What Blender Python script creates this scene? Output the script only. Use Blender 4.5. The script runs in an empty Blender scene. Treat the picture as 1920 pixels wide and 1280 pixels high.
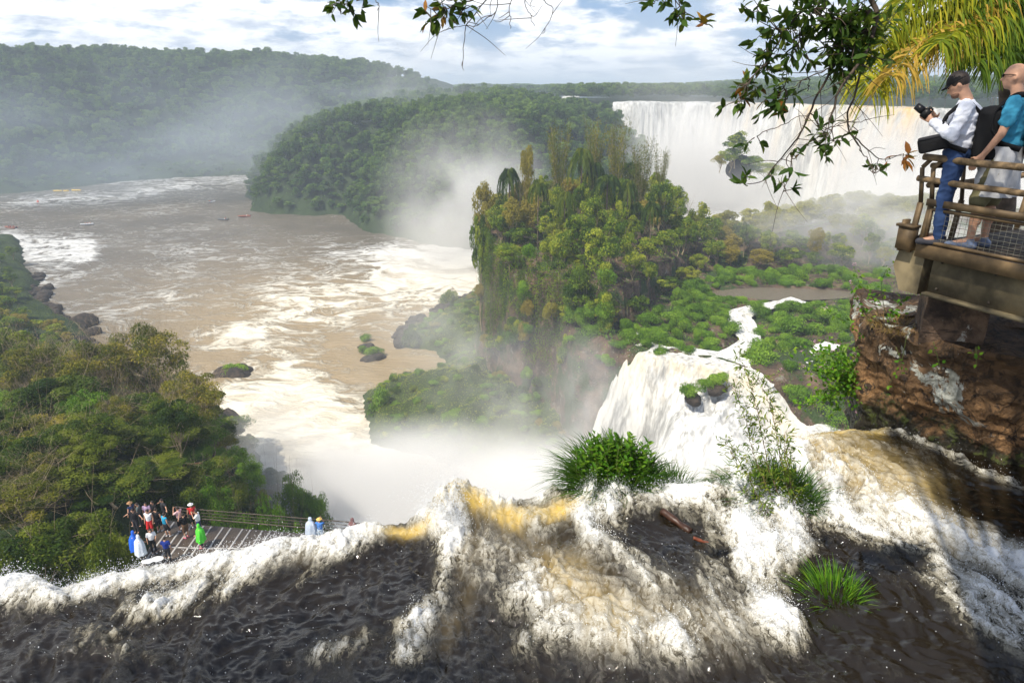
EXPO = 0.25; HAZE = .00038; MISTG = -.45
import bpy, math, random
import numpy as np
from mathutils import Vector, Matrix
rng = np.random.default_rng(7)
random.seed(7)
C = bpy.context.scene.collection
R = math.radians
# ---------------- camera maths (used for laying out world positions) ----------------
CAMZ = 70.0; F = 1280.0; PITCH = R(20.44)
sp_, cp_ = math.sin(PITCH), math.cos(PITCH)
def ray(px, py):
    dx, v = px - 960.0, 640.0 - py
    return dx, F*cp_ + v*sp_, -F*sp_ + v*cp_
def at(px, py, z=0.0):
    x, y, w = ray(px, py); t = (z - CAMZ)/w
    return (x*t, y*t, z)
def aty(px, py, Y):
    x, y, w = ray(px, py); t = Y/y
    return (x*t, Y, CAMZ + w*t)
def proj(P):
    P = np.asarray(P, float); x = P[..., 0]; y = P[..., 1]; z = P[..., 2]-CAMZ
    d = y*cp_ - z*sp_; u = y*sp_ + z*cp_
    return 960 + F*x/d, 640 - F*u/d
# ---------------- noise ----------------
def _h(i, j, k, s):
    n = (i.astype(np.int64)*374761393 + j.astype(np.int64)*668265263 + k.astype(np.int64)*2147483647 + s*1442695041) & 0xffffffff
    n = ((n ^ (n >> 13))*1274126177) & 0xffffffff
    n = ((n ^ (n >> 16))*2246822519) & 0xffffffff
    return ((n ^ (n >> 15)) & 0xffffff)/float(0xffffff)
def vn(x, y, z=0.0, s=0):
    x, y, z = np.broadcast_arrays(np.asarray(x, float), np.asarray(y, float), np.asarray(z, float))
    i, j, k = np.floor(x), np.floor(y), np.floor(z)
    fx, fy, fz = x-i, y-j, z-k
    fx, fy, fz = [t*t*t*(t*(t*6-15)+10) for t in (fx, fy, fz)]
    i, j, k = i.astype(np.int64), j.astype(np.int64), k.astype(np.int64)
    r = 0
    for a in (0, 1):
        for b in (0, 1):
            for c in (0, 1):
                r = r + _h(i+a, j+b, k+c, s)*(fx if a else 1-fx)*(fy if b else 1-fy)*(fz if c else 1-fz)
    return r*2-1
def fbm(x, y, z=0.0, o=4, s=0, g=0.5, l=2.03):
    r, a, t = 0, 1.0, 0
    for q in range(o):
        r = r + a*vn(np.asarray(x)*l**q, np.asarray(y)*l**q, np.asarray(z)*l**q, s+q*17); t += a; a *= g
    return r/t
def ss(a, b, x):
    t = np.clip((x-a)/(b-a), 0, 1); return t*t*(3-2*t)
def seg_dist(X, Y, pts, closed=False):
    d = np.full(np.shape(X), 1e9); P = list(pts)+([pts[0]] if closed else [])
    for (ax, ay), (bx, by) in zip(P[:-1], P[1:]):
        ux, uy = bx-ax, by-ay; L = ux*ux+uy*uy+1e-9
        t = np.clip(((X-ax)*ux+(Y-ay)*uy)/L, 0, 1)
        d = np.minimum(d, np.hypot(X-ax-t*ux, Y-ay-t*uy))
    return d
def sdf(X, Y, poly):   # positive inside
    d = seg_dist(X, Y, poly, True); ins = np.zeros(np.shape(X), bool)
    n = len(poly)
    for a in range(n):
        x1, y1 = poly[a]; x2, y2 = poly[(a+1) % n]
        c = (y1 > Y) != (y2 > Y)
        ins ^= c & (X < (x2-x1)*(Y-y1)/((y2-y1) or 1e-9)+x1)
    return np.where(ins, d, -d)
# ---------------- mesh + object helpers ----------------
def raw(name, V, Fc, mat=None, smooth=False, attrs=None):
    """V (n,3); Fc (m,k) array or list of arrays; attrs {name: float per vertex}"""
    V = np.ascontiguousarray(V, dtype=np.float32)
    Fl = [np.asarray(f, dtype=np.int32) for f in (Fc if isinstance(Fc, list) else [Fc]) if len(f)]
    me = bpy.data.meshes.new(name)
    me.vertices.add(len(V)); me.vertices.foreach_set('co', V.ravel())
    nl = sum(f.size for f in Fl); npoly = sum(len(f) for f in Fl)
    me.loops.add(nl); me.polygons.add(npoly)
    me.loops.foreach_set('vertex_index', np.concatenate([f.ravel() for f in Fl]))
    tot = np.concatenate([np.full(len(f), f.shape[1], np.int32) for f in Fl])
    st = np.concatenate([[0], np.cumsum(tot)[:-1]]).astype(np.int32)
    me.polygons.foreach_set('loop_start', st)
    try: me.polygons.foreach_set('loop_total', tot)
    except Exception: pass
    if smooth: me.polygons.foreach_set('use_smooth', np.ones(npoly, bool))
    for k, a in (attrs or {}).items():
        a = np.asarray(a, np.float32)
        at_ = me.attributes.new(k, 'FLOAT', 'POINT'); at_.data.foreach_set('value', a.ravel())
    me.update(calc_edges=True)
    if mat: me.materials.append(mat)
    return me
def link(name, me, parent=None, loc=None):
    o = bpy.data.objects.new(name, me); C.objects.link(o)
    if parent: o.parent = parent
    if loc is not None: o.location = loc
    return o
def tag(o, label=None, cat=None, group=None, kind=None):
    if label: o['label'] = label
    if cat: o['category'] = cat
    if group: o['group'] = group
    if kind: o['kind'] = kind
    return o
def empty(name, loc=(0, 0, 0), rz=0.0, label=None, cat=None, group=None):
    o = bpy.data.objects.new(name, None); C.objects.link(o); o.location = loc; o.rotation_euler = (0, 0, rz)
    return tag(o, label, cat, group)
class MB:
    """mesh buffer"""
    def __init__(s): s.v = []; s.f = {3: [], 4: []}; s.n = 0; s.at = {}
    def add(s, V, Fc, **at_):
        V = np.asarray(V, float).reshape(-1, 3); Fc = np.asarray(Fc, int)
        s.v.append(V); s.f.setdefault(Fc.shape[1], []).append(Fc+s.n); s.n += len(V)
        for k, a in at_.items(): s.at.setdefault(k, []).append(np.broadcast_to(a, (len(V),)).astype(float))
        return s
    def box(s, c, size, rot=None):
        v = np.array([(x, y, z) for x in (-.5, .5) for y in (-.5, .5) for z in (-.5, .5)])*np.array(size)
        if rot is not None: v = v @ np.array(rot).T
        f = [(0, 1, 3, 2), (4, 6, 7, 5), (0, 4, 5, 1), (2, 3, 7, 6), (0, 2, 6, 4), (1, 5, 7, 3)]
        return s.add(v+np.array(c), f)
    def beam(s, a, b, w, h, up=(0, 0, 1)):
        a, b = np.array(a, float), np.array(b, float); d = b-a; L = np.linalg.norm(d); d = d/L
        sd = np.cross(d, up); sd /= (np.linalg.norm(sd)+1e-9); u = np.cross(sd, d)
        return s.box((a+b)/2, (L, w, h), np.stack([d, sd, u], 1))
    def tube(s, P, r, n=6, cap=True, **at_):
        P = np.asarray(P, float); m = len(P); r = np.broadcast_to(np.asarray(r, float), (m,))
        T = np.gradient(P, axis=0); T /= (np.linalg.norm(T, axis=1)[:, None]+1e-9)
        ref = np.array([0, 0, 1.0]) if abs(T[0][2]) < .9 else np.array([1.0, 0, 0])
        A = np.cross(T, ref); A /= (np.linalg.norm(A, axis=1)[:, None]+1e-9); B = np.cross(T, A)
        th = np.linspace(0, 2*np.pi, n, endpoint=False)
        V = P[:, None]+r[:, None, None]*(np.cos(th)[None, :, None]*A[:, None]+np.sin(th)[None, :, None]*B[:, None])
        V = V.reshape(-1, 3)
        i = np.arange(m-1)[:, None]*n; j = np.arange(n)[None]; k = (j+1) % n
        Q = np.stack([i+j, i+k, i+n+k, i+n+j], -1).reshape(-1, 4)
        s.add(V, Q, **at_)
        if cap:
            V2 = np.array([P[0], P[-1]]); b = s.n-len(V); 
            s.v.append(V2); c0, c1 = s.n, s.n+1; s.n += 2
            for k2, a in at_.items(): s.at[k2].append(np.broadcast_to(a if np.ndim(a) == 0 else a[0], (2,)).astype(float))
            t1 = [(c0, b+(q+1) % n, b+q) for q in range(n)]; e = b+(m-1)*n
            t2 = [(c1, e+q, e+(q+1) % n) for q in range(n)]
            s.f[3].append(np.array(t1+t2))
        return s
    def ell(s, c, r, n=12, rot=None):
        th = np.linspace(0, 2*np.pi, n, endpoint=False); ph = np.linspace(0, np.pi, n//2+1)[1:-1]
        V = [(0, 0, 1)]+[(math.sin(p)*math.cos(t), math.sin(p)*math.sin(t), math.cos(p)) for p in ph for t in th]+[(0, 0, -1)]
        V = np.array(V)*np.array(r)
        if rot is not None: V = V @ np.array(rot).T
        m = len(ph); q = []; t3 = [(0, 1+k, 1+(k+1) % n) for k in range(n)]
        for a in range(m-1):
            for k in range(n): q.append((1+a*n+k, 1+(a+1)*n+k, 1+(a+1)*n+(k+1) % n, 1+a*n+(k+1) % n))
        e = len(V)-1; t3 += [(e, 1+(m-1)*n+(k+1) % n, 1+(m-1)*n+k) for k in range(n)]
        s.v.append(V+np.array(c)); 
        if q: s.f[4].append(np.array(q)+s.n)
        s.f[3].append(np.array(t3)+s.n); s.n += len(V)
        return s
    def mesh(s, name, mat, smooth=False):
        fl = [np.concatenate(f) for f in s.f.values() if f]
        return raw(name, np.concatenate(s.v), fl, mat, smooth, {k: np.concatenate(a) for k, a in s.at.items()})
    def build(s, name, mat, parent=None, smooth=False, loc=None):
        return link(name, s.mesh(name, mat, smooth), parent, loc)
def grid_faces(m, n):
    i = np.arange(m-1)[:, None]*n; j = np.arange(n-1)[None]
    return np.stack([i+j, i+j+1, i+n+j+1, i+n+j], -1).reshape(-1, 4)
# ---------------- node helpers ----------------
class NT:
    def __init__(s, name):
        s.m = bpy.data.materials.new(name); s.m.use_nodes = True; s.t = s.m.node_tree; s.t.nodes.clear()
        s.out = s.n('ShaderNodeOutputMaterial')
    def n(s, typ, **kw):
        nd = s.t.nodes.new(typ)
        for k, v in kw.items():
            if k.startswith('i_'):
                nd.inputs[k[2:].replace('_', ' ')].default_value = v
            else: setattr(nd, k, v)
        return nd
    def l(s, a, b): s.t.links.new(a, b)
    def val(s, x, sock):
        if isinstance(x, (int, float)): sock.default_value = x
        else: s.l(x, sock)
    def math(s, op, a, b=0.0, clamp=False):
        nd = s.n('ShaderNodeMath', operation=op, use_clamp=clamp); s.val(a, nd.inputs[0]); s.val(b, nd.inputs[1]); return nd.outputs[0]
    def mr(s, x, a, b, c=0.0, d=1.0, smooth=True):
        nd = s.n('ShaderNodeMapRange'); nd.interpolation_type = 'SMOOTHSTEP' if smooth else 'LINEAR'
        s.val(x, nd.inputs[0])
        for k, v in zip((1, 2, 3, 4), (a, b, c, d)): s.val(v, nd.inputs[k])
        return nd.outputs[0]
    def mix(s, f, a, b, mode='MIX'):
        nd = s.n('ShaderNodeMix', data_type='RGBA', blend_type=mode); s.val(f, nd.inputs[0])
        for x, q in ((a, nd.inputs[6]), (b, nd.inputs[7])):
            if isinstance(x, tuple): q.default_value = (*x[:3], 1)
            else: s.l(x, q)
        return nd.outputs[2]
    def noise(s, vec, scale, detail=4, rough=.55, dist=0.0, out=0, stretch=None):
        if stretch:
            mp = s.n('ShaderNodeMapping'); mp.inputs['Scale'].default_value = stretch; s.l(vec, mp.inputs[0]); vec = mp.outputs[0]
        nd = s.n('ShaderNodeTexNoise'); s.l(vec, nd.inputs['Vector'])
        nd.inputs['Scale'].default_value = scale; nd.inputs['Detail'].default_value = detail
        nd.inputs['Roughness'].default_value = rough; nd.inputs['Distortion'].default_value = dist
        return nd.outputs[out]
    def attr(s, name): return s.n('ShaderNodeAttribute', attribute_name=name).outputs['Fac']
    def pos(s): return s.n('ShaderNodeNewGeometry').outputs['Position']
    def obj(s): return s.n('ShaderNodeTexCoord').outputs['Object']
    def bump(s, h, strength=.5, dist=.05):
        nd = s.n('ShaderNodeBump'); nd.inputs['Strength'].default_value = strength; nd.inputs['Distance'].default_value = dist
        s.l(h, nd.inputs['Height']); return nd.outputs[0]
    def princ(s, col, rough=.6, normal=None, spec=.5, metal=0.0, **kw):
        nd = s.n('ShaderNodeBsdfPrincipled')
        if isinstance(col, tuple): nd.inputs['Base Color'].default_value = (*col[:3], 1)
        else: s.l(col, nd.inputs['Base Color'])
        s.val(rough, nd.inputs['Roughness']); nd.inputs['Specular IOR Level'].default_value = spec; nd.inputs['Metallic'].default_value = metal
        for k, v in kw.items(): s.val(v, nd.inputs[k.replace('_', ' ')])
        if normal is not None: s.l(normal, nd.inputs['Normal'])
        return nd.outputs[0]
    def done(s, sh): s.l(sh, s.out.inputs['Surface']); return s.m
def simple(name, col, rough=.7, var=.25, scale=8, bump=0.0, metal=0.0, spec=.4):
    t = NT(name); p = t.obj(); n = t.noise(p, scale, 5, .6)
    d = tuple(c*(1-var) for c in col); b = tuple(min(1, c*(1+var)) for c in col)
    c = t.mix(t.mr(n, .3, .7), d, b)
    nm = t.bump(n, bump, .02) if bump else None
    return t.done(t.princ(c, rough, nm, spec, metal))
def leaf_mat(name, dark, mid, light, trans=.3, objvar=.35, hue=None):
    """tint attribute 0..1 picks dark->mid->light; every object varies a little"""
    t = NT(name); a = t.attr('tint'); oi = t.n('ShaderNodeObjectInfo').outputs['Random']
    x = t.math('ADD', a, t.math('MULTIPLY', t.math('SUBTRACT', oi, .5), objvar), clamp=True)
    cr = t.n('ShaderNodeValToRGB'); e = cr.color_ramp.elements
    e[0].position = .1; e[0].color = (*dark, 1); e[1].position = .95; e[1].color = (*light, 1)
    m = e.new(.5); m.color = (*mid, 1); t.l(x, cr.inputs[0])
    col = cr.outputs[0]
    if hue:
        col = t.mix(t.mr(oi, .72, .95), col, hue)
    pr = t.princ(col, .55, None, .12)
    tr = t.n('ShaderNodeBsdfTranslucent'); t.l(t.mix(.5, col, (.25, .34, .03)), tr.inputs[0])
    mx = t.n('ShaderNodeMixShader'); mx.inputs[0].default_value = trans; t.l(pr, mx.inputs[1]); t.l(tr.outputs[0], mx.inputs[2])
    return t.done(mx.outputs[0])
# ---------------- scene, camera, light ----------------
S = bpy.context.scene
S.render.engine = 'CYCLES'
cam = bpy.data.cameras.new('camera'); cam.sensor_width = 36; cam.lens = 24.0; cam.clip_end = 30000; cam.clip_start = .05
co = bpy.data.objects.new('camera', cam); C.objects.link(co); co.location = (0, 0, CAMZ); co.rotation_euler = (R(90)-PITCH, 0, 0)
S.camera = co
S.view_settings.view_transform = 'Standard'; S.view_settings.look = 'None'; S.view_settings.gamma = 1; S.view_settings.exposure = EXPO
cy = S.cycles
cy.max_bounces = 6; cy.diffuse_bounces = 2; cy.glossy_bounces = 2; cy.transmission_bounces = 3; cy.volume_bounces = 2; cy.transparent_max_bounces = 6
cy.volume_step_rate = 1.5; cy.volume_max_steps = 64; cy.sample_clamp_indirect = 6; cy.caustics_reflective = False; cy.caustics_refractive = False
SUN_EL, SUN_AZ = R(56), math.atan2(-.62, -.55)      # towards the sun: behind the camera, to the left
sd = Vector((math.sin(SUN_AZ)*math.cos(SUN_EL), math.cos(SUN_AZ)*math.cos(SUN_EL), math.sin(SUN_EL)))
sun = bpy.data.lights.new('sun', 'SUN'); sun.energy = 5.0; sun.angle = R(.53); sun.color = (1, .93, .80)
so = bpy.data.objects.new('sun', sun); C.objects.link(so); so.rotation_euler = sd.to_track_quat('Z', 'Y').to_euler()
w = bpy.data.worlds.new('World'); S.world = w; w.use_nodes = True; nt = w.node_tree; nt.nodes.clear()
T = NT.__new__(NT); T.t = nt; T.m = None
out = nt.nodes.new('ShaderNodeOutputWorld'); bg = nt.nodes.new('ShaderNodeBackground')
sky = T.n('ShaderNodeTexSky', sky_type='NISHITA'); sky.sun_disc = False; sky.sun_elevation = SUN_EL; sky.sun_rotation = SUN_AZ
sky.air_density = 1.1; sky.dust_density = .6; sky.ozone_density = 2.5
gen = T.n('ShaderNodeTexCoord').outputs['Generated']
sx = T.n('ShaderNodeSeparateXYZ'); T.l(gen, sx.inputs[0])
zz = T.math('MAXIMUM', T.math('ADD', sx.outputs[2], .24), .05)     # clouds lie on a level sheet
cx = T.n('ShaderNodeCombineXYZ'); T.l(T.math('DIVIDE', sx.outputs[0], zz), cx.inputs[0]); T.l(T.math('DIVIDE', sx.outputs[1], zz), cx.inputs[1])
n1 = T.noise(cx.outputs[0], 2.6, 9, .56, .15); n2 = T.noise(cx.outputs[0], .8, 3, .5)
# more cloud to the left of the view, clearer to the right
side = T.mr(sx.outputs[0], -.5, .6, .10, .02)
dens = T.math('ADD', T.math('ADD', n1, T.math('MULTIPLY', T.math('SUBTRACT', n2, .5), .35)), side)
cl = T.math('MULTIPLY', T.mr(dens, .43, .56), T.mr(sx.outputs[2], .2, .55, 1.0, .3))
shade = T.mr(T.math('ADD', T.noise(cx.outputs[0], 5.5, 7, .6), T.math('MULTIPLY', dens, .35)), .50, .80)
ccol = T.mix(shade, (5.6, 6.3, 7.4), (12, 12, 12))
hz = T.mr(sx.outputs[2], 0.0, .09, .6, 0.0)
skyb = T.mix(.6, sky.outputs[0], T.mix(T.mr(sx.outputs[2], .1, .5), (1.7, 3.3, 6.6), (.7, 1.6, 3.8)))
mixc = T.mix(T.math('MULTIPLY', cl, .92), skyb, ccol)
mixc = T.mix(hz, mixc, (6.2, 6.9, 8.0))
T.l(mixc, bg.inputs[0]); bg.inputs[1].default_value = .1
T.l(bg.outputs[0], out.inputs[0])
# ======================= materials of the land =======================
def ground_mat(name, c1, c2, c3, sc=.15, bump=.6):
    t = NT(name); p = t.pos(); n = t.noise(p, sc, 6, .6); n2 = t.noise(p, sc*9, 5, .6)
    c = t.mix(t.mr(n, .35, .65), c1, c2); c = t.mix(t.mr(n2, .5, .75), c, c3)
    return t.done(t.princ(c, .85, t.bump(n2, bump, .4), .2))
M = {}
M['forest_floor'] = ground_mat('forest_floor', (.016, .030, .009), (.03, .05, .013), (.045, .06, .02))
M['grass_slope'] = ground_mat('grass_slope', (.03, .05, .014), (.05, .08, .02), (.07, .06, .04), .25)
def rock_mat(name, base, dark, lich, sc=1.0, moss=None):
    t = NT(name); p = t.pos(); n = t.noise(p, 1.2*sc, 7, .65, .3); st = t.noise(p, .9*sc, 6, .6, .4, stretch=(1, 1, 2.6)); fine = t.noise(p, 9*sc, 5, .6)
    c = t.mix(t.mr(n, .35, .68), dark, base); c = t.mix(t.mr(st, .54, .66), c, dark); c = t.mix(t.mr(fine, .58, .72), c, tuple(x*.35 for x in base))
    c = t.mix(t.math('MULTIPLY', t.mr(t.noise(p, 2.1*sc, 8, .7, .6), .58, .64), .8), c, lich)
    if moss: c = t.mix(t.mr(t.noise(p, .5*sc, 6, .7), .48, .58), c, moss)
    return t.done(t.princ(c, .8, t.bump(t.math('ADD', n, fine), .8, .12/sc), .3))
M['cliff'] = rock_mat('basalt_cliff', (.17, .11, .07), (.05, .035, .025), (.22, .20, .16), .25, (.035, .06, .015))
M['wet_rock'] = rock_mat('wet_rock', (.07, .05, .035), (.02, .017, .014), (.1, .09, .07), .8)
# ======================= terrain sheets =======================
def sheet(name, x0, x1, y0, y1, st, hf, mat, drop=None, kind='structure'):
    xs = np.arange(x0, x1+st, st); ys = np.arange(y0, y1+st, st); X, Y = np.meshgrid(xs, ys, indexing='ij')
    Z = hf(X, Y); V = np.stack([X, Y, Z], -1).reshape(-1, 3); Fq = grid_faces(len(xs), len(ys))
    if drop is not None:      # leave out what lies under the river
        zf = Z.reshape(-1)[Fq].max(1); Fq = Fq[zf > drop]
        used = np.unique(Fq); mp = np.full(len(V), -1); mp[used] = np.arange(len(used)); V = V[used]; Fq = mp[Fq]
    o = link(name, raw(name, V, Fq[:, ::-1], mat, True)); return tag(o, kind=kind)
FARBANK = [(-900, 420), (-520, 436), (-355, 481), (-287, 566), (-217, 596), (-120, 640), (-40, 700), (20, 800), (60, 1200), (-900, 1300)]
def h_far(X, Y):
    d = sdf(X, Y, FARBANK) + 7*fbm(X/60, Y/60, 0, 3, 3)
    crest = 92 - 16*ss(-260, -60, X) - 24*ss(-140, 10, X) - 20*ss(-20, 70, X)
    h = 7*ss(-2, 12, d) + (crest-7)*ss(8, 150, d)**.8
    return h + 8*fbm(X/55, Y/55, 0, 4, 11)*ss(5, 60, d) - 3*(d < 0)
HEAD = [(-217, 640), (-205, 560), (-182, 470), (-158, 415), (-140, 402), (-98, 398), (-78, 352), (-45, 322), (-19, 306), (20, 322), (60, 375), (92, 415), (104, 452), (92, 500), (62, 540), (20, 590), (-60, 630), (-150, 720)]
def h_head(X, Y):
    d = sdf(X, Y, HEAD) + 5*fbm(X/30, Y/30, 0, 3, 21)
    low = 14*ss(-2, 14, d)
    up = (20+18*ss(-165, -75, X)-8*ss(-20, 60, X))*ss(8, 42, d)
    up = up*(1 - .75*ss(400, 330, Y)*ss(-100, -60, X))
    return low*ss(0, 6, d) + up + (4*fbm(X/25, Y/25, 0, 4, 31)+7*fbm(X/70, Y/70, 0, 2, 33))*ss(5, 40, d) - 3*(d < 0)
LOWP = [(21, 111), (28.5, 108.6), (33.5, 106.2), (38.6, 102.3), (43.7, 96.8), (48.8, 90.2), (55, 81.5), (62, 71.5), (120, 70), (260, 60), (300, 250), (210, 245), (120, 240), (75, 222), (56, 206), (38, 214), (20, 234), (4, 226), (-3, 190), (2, 150), (12, 118)]
MOUND = [(-8, 192), (-9, 168), (-6, 150), (1, 136), (9, 126), (17, 120), (25, 127), (33, 142), (50, 165), (90, 168), (150, 170), (230, 150), (260, 235), (150, 232), (92, 226), (62, 198), (46, 198), (34, 212), (18, 230), (4, 224), (-5, 212)]
def h_isl(X, Y):
    w1 = 1.6*fbm(X/7, Y/7, 0, 3, 41)
    d1 = sdf(X, Y, LOWP) + w1; d2 = sdf(X, Y, MOUND) + w1*1.2
    z = (27-7*ss(102, 94, Y)*ss(30, 36, X)*ss(14, 2, d1))*ss(-1.6, 1.2+9*0, d1)**.8 + .8*fbm(X/8, Y/8, 0, 4, 43)*ss(2, 8, d1)
    far_ = ss(34, 52, X); z2 = (10+24*ss(.6, 2.4, d2))*ss(-1.8, .4, d2)*(1-far_) + far_*(26+9*ss(-2, 30, d2))*ss(-8, -6, d2)*ss(-1.6, 1.2, d1) + 5*ss(3, 28, d2)*(1-far_) + 2.5*fbm(X/18, Y/18, 0, 3, 47)*ss(2, 12, d2)
    z = np.maximum(z, z2)
    z = z + .5*fbm(X/1.5, Y/1.5, z/3, 3, 49)*(z > 3)
    # stream bed and pools
    sb = seg_dist(X, Y, STREAM); pl = np.hypot((X-60)/16, (Y-146)/4.5)
    z = np.where((d1 > 2) & (d2 < 1), z - 1.6*ss(4.2, 1.5, sb) - 1.8*ss(1.1, .8, pl), z)
    return np.where(np.maximum(d1, d2) < -2, -3, z)
STREAM = [at(1500, 556, 28)[:2], at(1440, 566, 28)[:2], at(1385, 580, 28)[:2], at(1398, 612, 27.5)[:2], at(1410, 640, 27)[:2], at(1360, 664, 27)[:2], at(1310, 676, 26.5)[:2]]
STREAM2 = [at(1560, 640, 27.5)[:2], at(1500, 680, 26.5)[:2], at(1440, 700, 26)[:2], at(1420, 720, 25)[:2]]
APRON = [(-35, 150), (-30, 130), (-20, 122), (-8, 116), (8, 110), (24, 104), (26, 130), (4, 160), (0, 220), (-4, 245), (-13, 232), (-22, 214), (-31, 196), (-33, 184), (-20, 178), (-17, 168), (-21, 160), (-28, 160)]
def h_apr(X, Y):
    d = sdf(X, Y, APRON) + 1.8*fbm(X/6, Y/6, 0, 3, 61)
    z = 3.2*ss(-.5, 3, d) + 8*ss(2, 24, d) + 2.4*fbm(X/5, Y/4, 0, 4, 63)*ss(0, 5, d)
    return np.where(d < -.6, -2, z)
LEFT = [(-240, 330), (-214, 292), (-190, 262), (-172, 238), (-152, 214), (-134, 200), (-118, 178), (-92, 152), (-64, 132), (-52, 120), (-44, 104), (-33, 96), (-26, 78), (-20, 58), (-16, 40), (-12, 26), (-9, 14), (-60, 5), (-400, 20), (-420, 330)]
def h_left(X, Y):
    d = sdf(X, Y, LEFT) + 3*fbm(X/14, Y/14, 0, 3, 71)
    top = 39.5 - 20*ss(42, 105, Y) - 12*ss(100, 190, Y)
    ww = 14 + 20*ss(100, 200, Y)
    z = 3*ss(-1, 3, d) + (top-3)*ss(1, ww, d) + .05*np.clip(d-ww, 0, 60)*ss(50, 120, Y)
    z = z + 1.8*fbm(X/7, Y/7, 0, 4, 73)*ss(0, 6, d)
    near = np.hypot(X+16, Y-33)
    return np.where(d < -1, -2, z)
# far falls: lip curve, upper plain
LIP = [(62, 560), (64, 520), (70, 500), (84, 494), (110, 498), (135, 486), (152, 470), (166, 440), (176, 405), (186, 368), (200, 345), (225, 338), (262, 352), (330, 350)]
UPPER = [(62, 2600)]+LIP+[(420, 340), (900, 300), (2500, 200), (6000, 300), (6000, 9000), (-6000, 9000), (-6000, 1250), (-900, 1200), (20, 1150), (40, 1000)]
def h_up(X, Y):
    d = sdf(X, Y, UPPER)
    z = 59.4*ss(-6, 0, d) + 1.2*fbm(X/60, Y/60, 0, 3, 81)*ss(10, 60, d)
    return np.where(d < -7, -3, z)
sheet('hillside', -900, 80, 400, 1250, 9, h_far, M['forest_floor'], -1)
sheet('headland_ground', -230, 160, 290, 960, 4, h_head, M['forest_floor'], -1)
sheet('island_ground', -14, 215, 58, 325, .75, h_isl, M['cliff'], -1)
sheet('apron_ground', -40, 30, 100, 250, .6, h_apr, M['grass_slope'], -1)
sheet('left_hillside', -330, -5, 6, 335, 1.5, h_left, M['forest_floor'], -1)
sheet('upper_plateau', 30, 460, 325, 760, 4, h_up, M['forest_floor'], -1)
xs = np.concatenate([np.linspace(-9000, -1000, 20), np.linspace(-800, 1600, 40), np.linspace(1900, 9000, 20)]); ys = np.concatenate([np.linspace(761, 2500, 30), np.linspace(2700, 12000, 30)])
X, Y = np.meshgrid(xs, ys, indexing='ij')
tag(link('distant_plain', raw('distant_plain', np.stack([X, Y, 60+6*fbm(X/300, Y/300, 0, 3, 5)+22*ss(900, 2600, X)*ss(1000, 2500, Y)], -1).reshape(-1, 3), grid_faces(len(xs), len(ys))[:, ::-1], M['forest_floor'], True)), kind='structure')
# ======================= river =======================
def river_mat():
    t = NT('river_water'); p = t.pos(); fo = t.attr('foam'); tn = t.attr('tan')
    wp = t.noise(p, .03, 3, .5, out=1); v = t.n('ShaderNodeVectorMath', operation='MULTIPLY_ADD'); t.l(wp, v.inputs[0]); v.inputs[1].default_value = (26, 26, 0); t.l(p, v.inputs[2])
    st = v.outputs[0]
    a = t.noise(st, .085, 9, .62, .5, stretch=(.6, 1.25, 1)); b = t.noise(st, .3, 6, .65, .6, stretch=(.6, 1.2, 1))
    rid = t.math('SUBTRACT', 1.0, t.math('ABSOLUTE', t.math('MULTIPLY', t.math('SUBTRACT', a, .5), 9.0)))   # thin ridges
    rid2 = t.math('SUBTRACT', 1.0, t.math('ABSOLUTE', t.math('MULTIPLY', t.math('SUBTRACT', b, .5), 8.0)))
    big = t.noise(p, .02, 3, .5)
    r = t.math('ADD', t.math('MULTIPLY', rid, .75), t.math('MULTIPLY', rid2, .45))
    thr = t.math('SUBTRACT', 1.22, t.math('ADD', t.math('MULTIPLY', fo, 1.5), t.math('MULTIPLY', t.math('SUBTRACT', big, .5), .8)))
    f1 = t.mr(t.math('SUBTRACT', r, thr), -.2, .6)
    f2 = t.mr(t.math('ADD', t.math('MULTIPLY', b, .5), fo), 1.0, 1.5)
    f = t.math('MAXIMUM', f1, f2); f = t.math('MULTIPLY', f, t.mr(t.math('ADD', t.math('MULTIPLY', a, .6), t.math('MULTIPLY', b, .4)), .38, .56, .45, 1.0))
    c = t.mix(t.mr(big, .3, .7), (.125, .105, .078), (.18, .150, .110)); c = t.mix(tn, c, (.36, .27, .155))
    c = t.mix(f, c, t.mix(tn, (.74, .74, .72), (.86, .80, .66)))
    rip = t.noise(p, .6, 5, .65, .3, stretch=(.5, 1.6, 1)); h = t.math('ADD', t.math('MULTIPLY', rip, .6), t.math('MULTIPLY', f, .5))
    return t.done(t.princ(c, t.mr(f, 0, 1, .22, .8), t.bump(h, .9, 1.4), .35))
xs = np.concatenate([np.linspace(-900, -260, 40)[:-1], np.arange(-260, 130, 1.6), np.linspace(130, 420, 60)]); ys = np.concatenate([np.arange(8, 420, 1.6), np.linspace(421, 1400, 130)])
X, Y = np.meshgrid(xs, ys, indexing='ij'); PX, PY = proj(np.stack([X, Y, X*0], -1))
def stroke(pts, w_, s_): return s_*np.exp(-(seg_dist(PX, PY, pts)/w_)**2)
foam = np.zeros_like(X)+.16
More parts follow.
